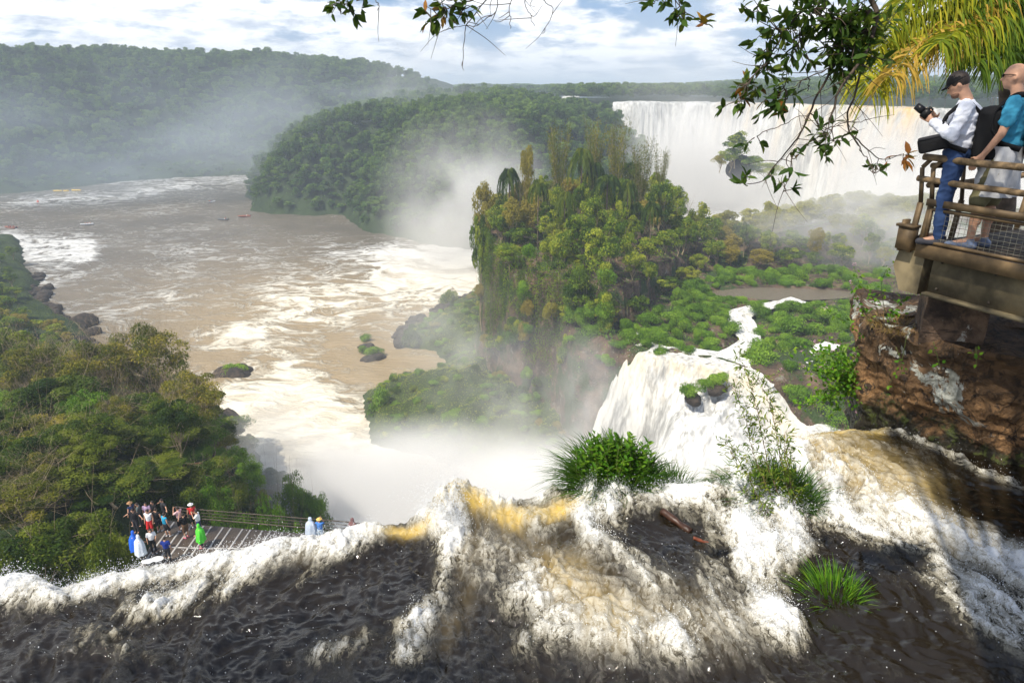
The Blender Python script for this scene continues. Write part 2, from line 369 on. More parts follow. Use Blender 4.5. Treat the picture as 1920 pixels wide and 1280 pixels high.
for pts, w_, s_ in [([(0, 455), (60, 470), (160, 465)], 26, .55), ([(60, 590), (90, 520), (160, 490)], 25, .25), ([(140, 600), (240, 575), (330, 560)], 28, .25), ([(330, 480), (480, 520), (640, 560)], 60, .14),
                    ([(20, 380), (200, 372), (330, 350), (480, 335)], 12, .34), ([(380, 640), (480, 630)], 18, .5), ([(450, 610), (650, 590), (800, 560)], 34, .26),
                    ([(740, 500), (820, 490), (920, 470)], 34, .9), ([(600, 470), (800, 480)], 16, .35), ([(520, 560), (700, 540), (900, 530)], 40, .35), ([(900, 460), (1000, 520)], 60, 1.2),
                    ([(560, 720), (600, 780), (640, 850)], 60, .62), ([(470, 800), (560, 850), (700, 960)], 85, 1.1), ([(420, 790), (500, 800)], 30, .4), ([(600, 950), (900, 900), (1100, 850)], 120, 1.5), ([(1200, 260), (1290, 360)], 200, 1.4)]:
    foam = foam + stroke(pts, w_, s_)
foam = np.where(PY < 345, np.maximum(foam*(PX < 600), .35*(PX < 520)), foam)
foam = foam - .12*np.exp(-(((PX-520)/170)**2+((PY-420)/36)**2)) - .14*np.exp(-(((PX-620)/120)**2+((PY-680)/50)**2))
tan = ss(420, 600, PY)*ss(100, 600, PX)*.95 + .35*ss(450, 650, PY)
foam = np.where(Y > 420, np.where(X > 20, 1.5, foam), foam)
Z = .35*fbm(X/6, Y/4, 0, 3, 91)*(1+2*np.clip(foam, 0, 1))
tag(link('river', raw('river', np.stack([X, Y, Z], -1).reshape(-1, 3), grid_faces(len(xs), len(ys))[:, ::-1], river_mat(), True, {'foam': foam.reshape(-1), 'tan': np.clip(tan, 0, 1).reshape(-1)})), kind='structure')
# ======================= falling water =======================
def fall_mat(name, white, amber, amt=.3, sc=1.0):
    t = NT(name); p = t.pos(); am = t.attr('amber')
    s1 = t.noise(t.attr_uv() if False else p, .35*sc, 6, .6, .3, stretch=(1, 1, .18)); s2 = t.noise(p, 1.6*sc, 5, .6, .3, stretch=(1, 1, .12))
    x = t.math('ADD', t.math('MULTIPLY', s1, .6), t.math('MULTIPLY', s2, .4))
    c = t.mix(t.mr(x, .38, .58), tuple(q*.42 for q in white), white)  # water streaks, with the shade of the troughs put into the colour
    c = t.mix(t.math('MULTIPLY', am, t.mr(s1, .35, .6)), c, amber)
    return t.done(t.princ(c, .65, t.bump(x, .9, .8/sc), .2))
M['fall'] = fall_mat('falling_water', (.76, .76, .74), (.55, .38, .12))
M['fall_far'] = fall_mat('falling_water_distant', (.64, .64, .62), (.55, .34, .08), sc=.4)
def resample(pts, n):
    P = np.array(pts, float); L = np.concatenate([[0], np.cumsum(np.linalg.norm(np.diff(P, axis=0), axis=1))]); s_ = np.linspace(0, L[-1], n)
    return np.stack([np.interp(s_, L, P[:, k]) for k in range(P.shape[1])], 1)
def smooth(P, k=3):
    P = P.copy()
    for _ in range(k): P[1:-1] = (P[:-2]+2*P[1:-1]+P[2:])/4
    return P
def curtain(name, lip, zt, zb, out_, n, m, mat, seed, amp=1.0, back=6, amber=None, side=1, taper=None):
    """lip polyline in plan; water falls to the left-hand side normal * side"""
    P = smooth(resample(lip, n), max(2, n//40)); T = np.gradient(P, axis=0); T /= np.linalg.norm(T, axis=1)[:, None]
    N = np.stack([T[:, 1], -T[:, 0]], 1)*side; N = smooth(N, 10)
    tt = np.linspace(-back, 1, m)  # <0 : flat approach (metres), 0..1 : fall
    t1 = np.concatenate([np.linspace(-1, 0, 6)[:-1], np.linspace(0, 1, m)**1.3])
    u = np.linspace(0, 1, n)*np.linalg.norm(np.diff(P, axis=0), axis=1).sum()
    V = []; A = []
    for t_ in t1:
        q = max(t_, 0)
        off = t_*back if t_ < 0 else out_*q**.55
        z = zt + (0.2*(-t_)) if t_ < 0 else zt - (zt-zb)*q**1.25
        d = amp*(fbm(u/3.0, q*2.5+seed, 0, 4, seed)*1.0 + .5*fbm(u/.8, q*3+seed, 0, 3, seed+3))*(.25+q)
        o2 = off+d*(1 if t_ >= 0 else .2)
        V.append(np.column_stack([P+N*np.reshape(o2, (-1, 1)), np.broadcast_to(z, (n,))+.45*fbm(u/14, 1, 0, 3, seed)*(1-q)+.15*amp*fbm(u/2, t_*3, 0, 3, seed+9)]))
        A.append((amber(u/u[-1]) if amber else np.zeros(n))*math.exp(-q*1.6))
    V = np.stack(V, 1)
    return raw(name, V.reshape(-1, 3), grid_faces(n, len(t1)), mat, True, {'amber': np.stack(A, 1).reshape(-1)})
am1 = lambda u: np.clip(np.exp(-((u-.42)/.02)**2)*.7+np.exp(-((u-.53)/.03)**2)*1.0+np.exp(-((u-.60)/.03)**2)*1.0+np.exp(-((u-.36)/.01)**2)*.6+np.exp(-((u-.22)/.02)**2)*.4+np.exp(-((u-.47)/.01)**2)*.4+np.exp(-((u-.28)/.012)**2)*.5+np.exp(-((u-.68)/.02)**2)*.3, 0, 1)
tag(link('waterfall', curtain('waterfall', LIP[2:], 60.2, -1, 9, 700, 40, M['fall_far'], 5, 2.6, 10, am1)), 'long white curtain waterfall with yellowish streaks along the far plateau edge', 'waterfall')
tag(link('waterfall', curtain('waterfall', [(-24, 752), (10, 748), (40, 752), (70, 756)], 60.6, 35, 5, 200, 12, M['fall_far'], 8, 2, 6)), 'small hazy waterfall on the distant skyline above the green headland', 'waterfall')
# middle fall, spreads from the low plateau
lipm = [(19.5, 122), (20.5, 114), (23, 110.5), (28, 108), (33, 105.5), (38, 101.5), (43, 96), (48, 89.5), (54, 81), (61, 71)]
def midfall():
    n, m = 420, 130; P = smooth(resample(lipm, n), 16); T = np.gradient(P, axis=0); T /= np.linalg.norm(T, axis=1)[:, None]
    N = smooth(np.stack([T[:, 1], -T[:, 0]], 1), 90); N /= np.linalg.norm(N, axis=1)[:, None]
    s_ = np.linspace(0, 1, n); led = ss(25, 31, P[:, 0]); zt_ = 26.6-6.3*ss(102, 94, P[:, 1])*(P[:, 0] > 30); ed = ss(.03, .35, s_)    # a ledge half way on the right-hand side
    V = []; prof = np.concatenate([np.linspace(-5, 0, 12)[:-1], np.linspace(0, 34, m)])
    L = s_*np.linalg.norm(np.diff(P, axis=0), axis=1).sum()
    for q in prof:
        qq = max(q, 0); z0 = zt_ + .12*(-min(q, 0)) - 27*(1-np.exp(-(qq/6.5)**1.9))*(1-led) - led*(3.2*ss(.2, 2.5, qq)+3.0*ss(2.5, 9, qq)+21*ss(8.5, 24, qq))
        d = (1.3*fbm(L/2.2, q/6, 0, 5, 7, .6)-.6*ed*np.abs(fbm(L/.9, q/5, 0, 3, 8)))*(.15+min(1, qq/4))*(.22+.78*ed); dz = .8*fbm(L/1.3, q/2.5, 0, 4, 9)*min(1, .25+qq/5)
        off = np.where(led > 0, q*(1-.25*(1-led)), q*.8)
        V.append(np.column_stack([P+N*(off+d)[:, None], z0+dz]))
    V = np.stack(V, 1)
    r = np.random.default_rng(9); k = r.integers(0, n, 9000); j = np.clip((r.uniform(0, 1, 9000)**1.3*V.shape[1]).astype(int), 8, V.shape[1]-1); c = V[k, j]+np.column_stack([N[k]*r.exponential(.45, 9000)[:, None], r.normal(size=9000)*.3]); sz = r.uniform(.02, .07, 9000)
    O = np.array([(1, 0, 0), (-1, 0, 0), (0, 1, 0), (0, -1, 0), (0, 0, 1), (0, 0, -1)])*1.0; T3 = np.array([(0, 2, 4), (2, 1, 4), (1, 3, 4), (3, 0, 4), (2, 0, 5), (1, 2, 5), (3, 1, 5), (0, 3, 5)])
    tag(link('spray', raw('spray', (c[:, None]+O*sz[:, None, None]).reshape(-1, 3), (T3[None]+6*np.arange(9000)[:, None, None]).reshape(-1, 3), M['fall'], True)), 'flying drops around the edge of the middle waterfall', 'spray', kind='stuff')
    return raw('waterfall', V.reshape(-1, 3), grid_faces(n, V.shape[1]), M['fall'], True, {'amber': np.stack([.5*np.exp(-np.abs(prof-1)/2.0)*np.ones(n)[:, None]], 0).reshape(n, -1).reshape(-1)})
tag(link('waterfall', midfall()), 'broad white waterfall pouring off the low green plateau into thick mist', 'waterfall')
def ribbon(name, pts, w_, z, mat, foamy=.8, seed=1):
    P = resample([tuple(p) for p in pts], 90); P[:, :2] = smooth(P[:, :2], 6); T = np.gradient(P, axis=0)[:, :2]; T /= np.linalg.norm(T, axis=1)[:, None]; N = np.stack([-T[:, 1], T[:, 0]], 1)
    m = 14; V = []; s_ = np.arange(90)*.4
    for k in np.linspace(-1, 1, m):
        ww = w_*(1+.35*fbm(s_/3, seed, 0, 3, seed)); V.append(np.column_stack([P[:, :2]+N*(k*ww)[:, None], P[:, 2]+.12*fbm(s_, k*3, 0, 3, seed+5)]))
    V = np.stack(V, 1)
    return raw(name, V.reshape(-1, 3), grid_faces(90, m), mat, True, {'foam': np.full(90*m, foamy)+.3*fbm(np.repeat(s_, m), np.tile(np.arange(m), 90), 0, 3, seed+8), 'tan': np.full(90*m, .4)})
def stream_mat():
    t = NT('stream_water'); p = t.pos(); fo = t.attr('foam'); n = t.noise(p, 1.3, 7, .7, 1.2); f = t.mr(t.math('ADD', n, fo), .78, 1.30)
    c = t.mix(f, (.17, .14, .10), (.8, .79, .75)); return t.done(t.princ(c, t.mr(f, 0, 1, .2, .7), t.bump(n, .8, .4), .5))
M['stream'] = stream_mat()
S3 = [(*p, z) for p, z in zip(STREAM, (27.3, 27.2, 27.1, 26.9, 26.8, 26.7, 26.7))]
tag(link('stream_water', ribbon('stream_water', S3, 2.1, 0, M['stream'], .70, 3)), kind='structure')
tag(link('stream_water', ribbon('stream_water', [(*p, z) for p, z in zip(STREAM2, (27.2, 26.6, 26, 24.5))], 1.8, 0, M['stream'], .75, 6)), kind='structure')
a_ = np.linspace(0, 2*np.pi, 40, endpoint=False); PV = np.column_stack([60+17*np.cos(a_), 146+5*np.sin(a_), np.full(40, 26.9)])
tag(link('pool_water', raw('pool_water', np.vstack([PV, [[60, 146, 26.9]]]), np.array([(40, k, (k+1) % 40) for k in range(40)]), M['stream'], True, {'foam': np.full(41, .16)})), kind='structure')
# thin falls on the rocky shore
def thin_fall(px, pyt, pyb, w_, Y, lab):
    a = np.array(aty(px, pyt, Y)); b = np.array(aty(px-6, pyb, Y-4)); n, m = 10, 24; V = []
    for k in range(m):
        q = k/(m-1); c = a+(b-a)*q; ww = w_*(.4+1.2*q)
        for j in range(n): s_ = j/(n-1)*2-1; V.append(c+np.array([s_*ww, -.8*(1-s_*s_)-.5*random.random(), .1*random.random()]))
    tag(link('waterfall', raw('waterfall', V, grid_faces(m, n), M['fall'], True, {'amber': np.zeros(n*m)})), lab, 'waterfall')
thin_fall(920, 592, 652, .8, 176, 'thin white ribbon of falling water on the rocky slope left of the cliff')
thin_fall(843, 668, 682, .7, 178, 'tiny white trickle over rocks beside the brown inlet')
# ======================= foliage =======================
def unit(V): return V/(np.linalg.norm(V, axis=-1, keepdims=True)+1e-9)
def leaf_geo(c, nrm, size, asp=.5, r=rng, droop=0.0, axis=None):
    """one rhombic leaf per centre; returns V (4n,3) and quads"""
    n = len(c); nrm = unit(nrm); t = r.normal(size=(n, 3)) if axis is None else axis
    if droop: t[:, 2] -= droop
    t = unit(t-nrm*(t*nrm).sum(1, keepdims=True)); b = np.cross(nrm, t); s_ = np.broadcast_to(size, (n,))[:, None]
    V = np.stack([c-t*s_*.5, c+b*s_*asp*.5+nrm*s_*.06, c+t*s_*.5, c-b*s_*asp*.5+nrm*s_*.06], 1).reshape(-1, 3)
    return V, np.arange(4*n).reshape(n, 4)
def crown_pts(nl, M_, rx, rz, r, rc=(.28, .42), flat=.7, up=.35, jit=.5):
    """clumps spread through an ellipsoid; leaves on the outside of each clump"""
    d = unit(r.normal(size=(M_, 3))+np.array([0, 0, up])); q = r.uniform(.35, .8, (M_, 1))
    cc = d*q*np.array([rx, rx, rz]); rr = r.uniform(*rc, M_)*rx
    k = r.integers(0, M_, nl); u = unit(r.normal(size=(nl, 3))+np.array([0, 0, .45]))
    rad = rr[k]*r.uniform(.62, 1.08, nl)
    P = cc[k]+u*rad[:, None]*np.array([1, 1, flat]); N = unit(u+r.normal(size=(nl, 3))*jit)
    tint = np.clip(r.uniform(.12, .88, M_)[k]+r.normal(size=nl)*.13, 0, 1)
    return P, N, tint, cc, rr
def crown_mesh(name, nl, M_, rx, rz, H, leaf, mat, seed, **kw):
    r = np.random.default_rng(seed); asp = kw.pop('asp', .55); dr = kw.pop('droop', 0)
    P, N, tint, cc, rr = crown_pts(nl, M_, rx, rz, r, **kw); P[:, 2] += H
    V, Q = leaf_geo(P, N, leaf*r.uniform(.7, 1.35, nl), asp, r, dr)
    return V, Q, np.repeat(tint, 4), cc+np.array([0, 0, H])
def limbs(mb, base, H, cc, r0, r, n=5, sub=2, twig=False):
    """a leaning tapered trunk and limbs to the clump centres"""
    top = np.array([r.normal()*.08*H, r.normal()*.08*H, H*.55]); t_ = np.linspace(0, 1, 8)[:, None]
    tr = base+(top-base)*t_+np.array([.05*H, -.04*H, 0])*np.sin(t_*3.1)*r.normal()
    mb.tube(tr, np.linspace(r0, r0*.5, 8), 7)
    for c in cc:
        k = r.integers(3, 8); s_ = tr[k]; m = (s_+c)/2+r.normal(size=3)*.06*H+np.array([0, 0, -.05*H])
        u = np.linspace(0, 1, 6)[:, None]; B = (1-u)**2*s_+2*u*(1-u)*m+u*u*c
        mb.tube(B, np.linspace(r0*.32, r0*.08, 6), 5)
        for q in range(sub):
            j = r.integers(2, 6); e = c+unit(r.normal(size=3)+np.array([0, 0, .4]))*np.linalg.norm(c-s_)*r.uniform(.35, .8); uu = np.linspace(0, 1, 5)[:, None]
            W = B[j]+(e-B[j])*uu+r.normal(size=(5, 3))*.012*H*np.sin(uu*3.1); mb.tube(W, np.linspace(r0*.1, r0*.025, 5), 3)
            if twig:
                for z_ in range(3):
                    e2 = W[3]+unit(r.normal(size=3)+np.array([0, 0, .3]))*np.linalg.norm(e-B[j])*.5; mb.tube(np.linspace(W[r.integers(1, 5)], e2, 3), [r0*.03, r0*.022, r0*.01], 3)
    return mb
M['leaf_forest'] = leaf_mat('leaves_forest', (.018, .045, .010), (.05, .115, .018), (.14, .22, .03), .25)
M['leaf_island'] = leaf_mat('leaves_island', (.036, .078, .008), (.16, .25, .018), (.44, .46, .04), .36, .6, (.32, .25, .045))
M['leaf_bright'] = leaf_mat('leaves_bright', (.05, .12, .010), (.14, .28, .02), (.29, .45, .04), .35, .4)
M['leaf_olive'] = leaf_mat('leaves_olive', (.05, .07, .008), (.15, .155, .014), (.32, .26, .03), .3, .45)
M['leaf_deep'] = leaf_mat('leaves_deep_green', (.014, .036, .005), (.055, .095, .008), (.16, .19, .018), .3, .55)
M['bark'] = simple('bark', (.16, .12, .08), .9, .5, 3, .4)
M['bark_pale'] = simple('pale_bark', (.36, .28, .18), .85, .3, 3, .3)
def tree_proto(nl, M_, rx, rz, H, leaf, mat, seed, bark='bark', r0=.18, sub=1, twig=False, nlimb=10, **kw):
    V, Q, ti, cc = crown_mesh('crown', nl, M_, rx, rz, H, leaf, M[mat], seed, **kw)
    mb = MB(); r = np.random.default_rng(seed+99); limbs(mb, np.zeros(3), H, cc[:nlimb], r0, r, sub=sub, twig=twig)
    return dict(crown=raw('crown', V, Q, M[mat], False, {'tint': ti}), trunk=mb.mesh('trunk', M[bark], True), h=H+rz*.95, r=rx*1.15)
PR = {
 'far': [tree_proto(700, 12, 4.2, 3.0, 7, .85, 'leaf_forest', s_, nlimb=4) for s_ in (1, 2, 3, 4)],
 'mid': [tree_proto(4300, 26, 3.6, 3.2, 6.2, .36, 'leaf_island', s_, nlimb=14, jit=.75, rc=(.16, .40), bark='bark_pale') for s_ in (11, 12, 13, 14, 15, 16)],
 'near': [tree_proto(17000, 34, 4.4, 3.4, 7.5, .24, 'leaf_deep', s_, nlimb=20, sub=2, rc=(.18, .32), jit=.4, bark='bark_pale') for s_ in (21, 22)],
 'open': [tree_proto(12000, 44, 4.8, 3.0, 7.5, .20, 'leaf_olive', s_, nlimb=38, sub=4, twig=True, rc=(.12, .22), bark='bark_pale', jit=.6) for s_ in (31, 32)],
 'brightnear': [tree_proto(13000, 34, 3.6, 2.8, 5.5, .17, 'leaf_bright', s_, nlimb=14, sub=2, rc=(.18, .32)) for s_ in (41, 42)],
}
def shrub_proto(nl, leaf, mat, seed, M_=9, asp=.45, droop=.6):
    r = np.random.default_rng(seed); P, N, ti, cc, rr = crown_pts(nl, M_, 1.0, .62, r, rc=(.38, .55), flat=.85, up=.8, jit=.55); P[:, 2] = np.abs(P[:, 2]+.35)
    V, Q = leaf_geo(P, N, leaf*r.uniform(.6, 1.3, nl), asp, r, droop); mb = MB()
    for c in cc: mb.tube(np.linspace([0, 0, 0], c+np.array([0, 0, .35]), 4), [.05, .04, .03, .015], 4)
    return dict(crown=raw('foliage', V, Q, M[mat], False, {'tint': np.repeat(ti, 4)}), trunk=mb.mesh('stem', M['bark'], True), h=1.3, r=1.25)
PR['shrub'] = [shrub_proto(3000, .17, 'leaf_bright', s_, M_=m_, asp=.32, droop=1.0) for s_, m_ in ((51, 7), (52, 12), (53, 9), (54, 16))]
PR['shrub_olive'] = [shrub_proto(3000, .15, 'leaf_island', s_) for s_ in (56, 57)]
# pindo palm
def palm_proto(seed, H=9, drop=1.0, nf=26, L=3.0):
    r = np.random.default_rng(seed); P, N, AX, TI = [], [], [], []; mb = MB(); mr_ = MB()
    for k in range(nf):
        a = k*2.4+r.normal()*.2; el = r.uniform(.1, 1.25); t_ = np.linspace(0, 1, 26)
        rr_ = L*(np.sin(t_*1.45)*math.cos(el)*1.0); zz_ = L*(t_*math.sin(el)*1.0-drop*t_**2.2*.95)
        sp = np.stack([rr_*math.cos(a), rr_*math.sin(a), H+zz_], 1); mr_.tube(sp, np.linspace(.035, .01, 26), 3, cap=False)
        T_ = unit(np.gradient(sp, axis=0)); sdv = unit(np.cross(T_, [0, 0, 1.0])); ti = r.uniform(.2, .8)
        for s_ in (-1, 1):
            for w_ in (0, 1):
                c = sp+T_*.06*w_; ax = unit(sdv*s_+T_*.5+np.array([0, 0, -.9])+r.normal(size=sp.shape)*.2)
                c = c+ax*.38*np.sin(np.clip(t_*3, .5, 1.57))[:, None]*np.cos(t_*1.2)[:, None]
                P.append(c[3:]); AX.append(ax[3:]); N.append(np.cross(ax, T_)[3:]+r.normal(size=(23, 3))*.15); TI.append(np.full(23, ti))
    P, N, AX, TI = map(np.concatenate, (P, N, AX, TI)); V, Q = leaf_geo(P, N, .85, .11, r, 0, AX)
    mb.tube([(0, 0, 0), (.1, 0, H*.5), (0, 0, H)], [.17, .14, .13], 7)
    return dict(crown=raw('fronds', V, Q, M['leaf_deep'], False, {'tint': np.repeat(TI, 4)}), trunk=mb.mesh('trunk', M['bark'], True), h=H+1, r=2.4)
PR['palm'] = [palm_proto(61), palm_proto(62, 8.5, 1.25)]
def bamboo_proto(seed):
    r = np.random.default_rng(seed); mb = MB(); P, TI = [], []
    for k in range(15):
        a = r.uniform(0, 6.28); o = r.uniform(0, .8); ln = r.uniform(.5, 2.2); H = r.uniform(7, 11); t_ = np.linspace(0, 1, 12)
        sp = np.stack([(o+ln*t_**2.2)*math.cos(a), (o+ln*t_**2.2)*math.sin(a), H*t_], 1); mb.tube(sp, np.linspace(.05, .012, 12), 4)
        n = 190; q = r.uniform(.3, 1, n)**.8; c = np.stack([np.interp(q, t_, sp[:, j]) for j in range(3)], 1)+r.normal(size=(n, 3))*.34*np.array([1, 1, 1.0]); P.append(c); TI.append(np.full(n, r.uniform(.3, .8)))
    P = np.concatenate(P); TI = np.concatenate(TI); V, Q = leaf_geo(P, r.normal(size=P.shape)+[0, 0, .5], .42, .2, r, 1.0)
    return dict(crown=raw('foliage', V, Q, M['leaf_olive'], False, {'tint': np.repeat(TI, 4)}), trunk=mb.mesh('stem', M['bark_pale'], True), h=9, r=2)
PR['bamboo'] = [bamboo_proto(71), bamboo_proto(72)]
def bare_proto(seed):
    r = np.random.default_rng(seed); mb = MB()
    def br(p, d, L, rad, lv):
        n = 5; P = [p]
        for k in range(n): d = unit(d+r.normal(size=3)*.13); P.append(P[-1]+d*L/n)
        mb.tube(P, np.linspace(rad, rad*.5, n+1), 5 if lv < 2 else 3, cap=False)
        if lv < 4:
            for k in range(4): br(P[r.integers(2, n+1)], unit(d+r.normal(size=3)*.55+[0, 0, .15]), L*r.uniform(.5, .8), rad*.5, lv+1)
    br(np.zeros(3), np.array([0, 0, 1.0]), 3.4, .14, 0)
    return dict(crown=None, trunk=mb.mesh('trunk', M['bark_pale'], True), h=8, r=3)
PR['bare'] = [bare_proto(81)]
NCOUNT = {}
def plant(kind, name, loc, h, r, label, cat, group=None, pn=('trunk', 'crown'), sel=None, mat=None):
    i = NCOUNT.get(kind, 0); NCOUNT[kind] = i+1
    p = PR[kind][(sel if sel is not None else i) % len(PR[kind])]
    o = empty(name, loc, random.uniform(0, 6.28), label, cat, group); o.scale = (r/p['r'], r/p['r'], h/p['h'])
    if p['crown']: link(pn[1], p['crown'], o)
    link(pn[0], p['trunk'], o)
    return o
def scatter(poly, sp, r, keep=None):
    P = np.array(poly); x = np.arange(P[:, 0].min(), P[:, 0].max(), sp); y = np.arange(P[:, 1].min(), P[:, 1].max(), sp)
    X, Y = np.meshgrid(x, y); X = X.ravel()+r.uniform(-.45, .45, X.size)*sp; Y = Y.ravel()+r.uniform(-.45, .45, Y.size)*sp
    m = sdf(X, Y, poly) > 0
    if keep is not None: m &= keep(X, Y)
    return X[m], Y[m]
def forest(name, X, Y, Z, h, rr, kind, label, r, mat=None):
    """far-off wood that reads as one mass"""
    Vs, Qs, Ts = [], [], []; b = 0; pk = PR[kind]
    for k, p in enumerate(pk):
        m = np.arange(len(X)) % len(pk) == k
        if not m.any(): continue
        me = p['crown']; n = len(me.vertices); co_ = np.empty(n*3, np.float32); me.vertices.foreach_get('co', co_); co_ = co_.reshape(-1, 3)
        ti = np.empty(n, np.float32); me.attributes['tint'].data.foreach_get('value', ti)
        a = r.uniform(0, 6.28, m.sum()); c, s_ = np.cos(a), np.sin(a); sr, sh = rr[m]/p['r'], h[m]/p['h']
        x = (co_[None, :, 0]*c[:, None]-co_[None, :, 1]*s_[:, None])*sr[:, None]+X[m][:, None]; y = (co_[None, :, 0]*s_[:, None]+co_[None, :, 1]*c[:, None])*sr[:, None]+Y[m][:, None]; z = co_[None, :, 2]*sh[:, None]+Z[m][:, None]
        Vs.append(np.stack([x, y, z], -1).reshape(-1, 3)); Ts.append(np.clip(ti[None]+r.normal(size=(m.sum(), 1))*.22, 0, 1).ravel())
        Qs.append(np.arange(len(Vs[-1])).reshape(-1, 4)+b); b += len(Vs[-1])
    return tag(link(name, raw(name, np.concatenate(Vs), np.concatenate(Qs), M[mat or 'leaf_forest'], False, {'tint': np.concatenate(Ts)})), label, 'forest', kind='stuff')
r_ = np.random.default_rng(5)
vis = lambda X, Y, Z: (lambda p: (p[0] > -90) & (p[0] < 2010) & (p[1] > -80) & (p[1] < 1350))(proj(np.stack([X, Y, Z], -1)))
# --- far bank: one mass
X, Y = scatter(FARBANK, 7.2, r_, lambda x, y: (x > -640) & (x < 40) & (y < 860)); Z = h_far(X, Y); m = vis(X, Y, Z) & (Z > 1); X, Y, Z = X[m], Y[m], Z[m]
forest('far_forest', X, Y, Z-4, r_.uniform(8, 17, len(X))*np.where(Z < 10, .45, 1), r_.uniform(4.8, 7.8, len(X))*np.where(Z < 10, .6, 1), 'far', 'dark hazy forest covering the hill across the river', r_)
# --- headland: nearest trees one by one, the rest one mass
X, Y = scatter(HEAD, 5.0, r_, lambda x, y: (y < 800)); Z = h_head(X, Y); px, py = proj(np.stack([X, Y, Z], -1)); m = vis(X, Y, Z) & (Z > 1) & (px < 1330); X, Y, Z, px = X[m], Y[m], Z[m], px[m]
h = r_.uniform(6, 15, len(X))*np.where(Z < 14, .6, 1); rr = r_.uniform(3.6, 6.0, len(X))*np.where(Z < 14, .8, 1)
near = np.argsort(Y+np.where((px < 440) | (px > 1080), 400, 0))[:75]; rest = np.setdiff1d(np.arange(len(X)), near)
forest('headland_forest', X[rest], Y[rest], Z[rest]-1, h[rest], rr[rest], 'far', 'misty green forest on the headland in the river bend', r_)
for k in near: plant('far', 'forest_tree', (X[k], Y[k], Z[k]-1), h[k], rr[k], 'misty tree on the near slope of the headland in the river bend', 'tree', 'trees on the headland slope')
# --- upper plain behind the long falls
X, Y = scatter([(40, 540), (75, 512), (110, 512), (160, 486), (180, 420), (205, 365), (260, 372), (420, 360), (700, 700), (500, 1100), (-60, 1100), (40, 820)], 10, r_); Z = np.full(len(X), 59.5); m = vis(X, Y, Z); X, Y, Z = X[m], Y[m], Z[m]
h = r_.uniform(7, 14, len(X))+10*ss(150, 420, X)*ss(450, 900, Y); rr = r_.uniform(4.5, 7.5, len(X)); near = np.argsort(Y-X*.3)[:28]; rest = np.setdiff1d(np.arange(len(X)), near)
forest('plateau_forest', X[rest], Y[rest], Z[rest], h[rest], rr[rest], 'far', 'line of green forest on the plain behind the long falls', r_)
M['leaf_rust'] = leaf_mat('leaves_rust', (.08, .045, .012), (.17, .09, .025), (.25, .14, .04), .25)
for k in near: plant('far', 'plateau_tree', (X[k], Y[k], Z[k]), h[k], rr[k], 'tree standing just behind the lip of the long white falls', 'tree', 'trees behind the lip of the long falls')
X, Y = scatter([(-300, 1260), (600, 1150), (3000, 1100), (3500, 3600), (-600, 3600)], 34, r_); Z = np.full(len(X), 60.0); m = vis(X, Y, Z); X, Y, Z = X[m], Y[m], Z[m]+22*ss(900, 2600, X[m])*ss(1000, 2500, Y[m])
forest('horizon_forest', X, Y, Z, r_.uniform(8, 16, len(X)), r_.uniform(14, 22, len(X)), 'far', 'low blue-green forest along the horizon', r_)
# --- island mound
X, Y = scatter(MOUND, 5.3, r_); Z = h_isl(X, Y); px, py = proj(np.stack([X, Y, Z], -1)); m = vis(X, Y, Z) & (px < 1760) & (Y < 999); 
X, Y, Z, px = X[m], Y[m], Z[m], px[m]; d_ = sdf(X, Y, MOUND); o_ = np.argsort(Y); 
for k in o_[:118]:
    edge = d_[k] < 4; hh = r_.uniform(4.5, 8.5) if edge else r_.uniform(6.5, 14)
    if X[k] > 55: hh *= .85
    plant('mid', 'forest_tree', (X[k], Y[k], Z[k]-1.0), hh, r_.uniform(2.4, 4.8), 'leafy tree in the dense wood on top of the central cliff' if X[k] < 45 else 'misty leafy tree in the wood right of the central cliff', 'tree', 'trees of the wood on the central cliff' if X[k] < 45 else 'trees of the misty wood right of the central cliff')
rest = o_[118:]
X2, Y2, Z2 = X[rest], Y[rest], Z[rest]
forest('island_forest', X2, Y2, Z2-1, r_.uniform(6, 10, len(X2)), r_.uniform(3.5, 5, len(X2)), 'mid', 'hazy wood at the back of the central island', r_, 'leaf_island')
def pxtree(kind, px, py_top, Y, r, label, name='tree', hf=h_isl, **kw):
    x, y, zt = aty(px, py_top, Y); zg = float(hf(np.array([x]), np.array([Y]))[0])
    return plant(kind, name, (x, Y, zg-.3), max(zt-zg, 1.5), r, label, 'tree', **kw)
pxtree('palm', 1140, 322, 150, 3.0, 'pale green drooping palm in front of the bamboo on the central cliff', 'palm_tree', pn=('trunk', 'fronds'))
pxtree('palm', 1092, 268, 158, 2.7, 'tall slender palm rising above the wood on the central cliff', 'palm_tree', pn=('trunk', 'fronds'))
pxtree('palm', 1116, 296, 160, 2.4, 'shorter dark palm between the two taller palms on the central cliff', 'palm_tree', pn=('trunk', 'fronds'), sel=1)
pxtree('palm', 955, 306, 162, 2.6, 'dark palm under the bare branches at the left of the central cliff', 'palm_tree', pn=('trunk', 'fronds'), sel=1)
for px, py, y_, r0, w_ in [(1050, 262, 168, 2.8, 'leaning left beside the tall palm'), (1118, 252, 172, 2.8, 'tallest and fullest, behind the palms'), (1160, 258, 170, 2.8, 'just right of the palms'), (1205, 284, 168, 2.4, 'feathery, at the right end of the clump'), (1240, 300, 176, 1.8, 'thin and sparse, furthest right')]:
    pxtree('bamboo', px, py, y_, r0, 'olive bamboo clump '+w_, 'bamboo', pn=('stem', 'foliage'))
pxtree('bare', 965, 254, 166, 4.2, 'leafless grey tree at the top left of the central cliff', 'bare_tree', pn=('trunk', 'crown'))
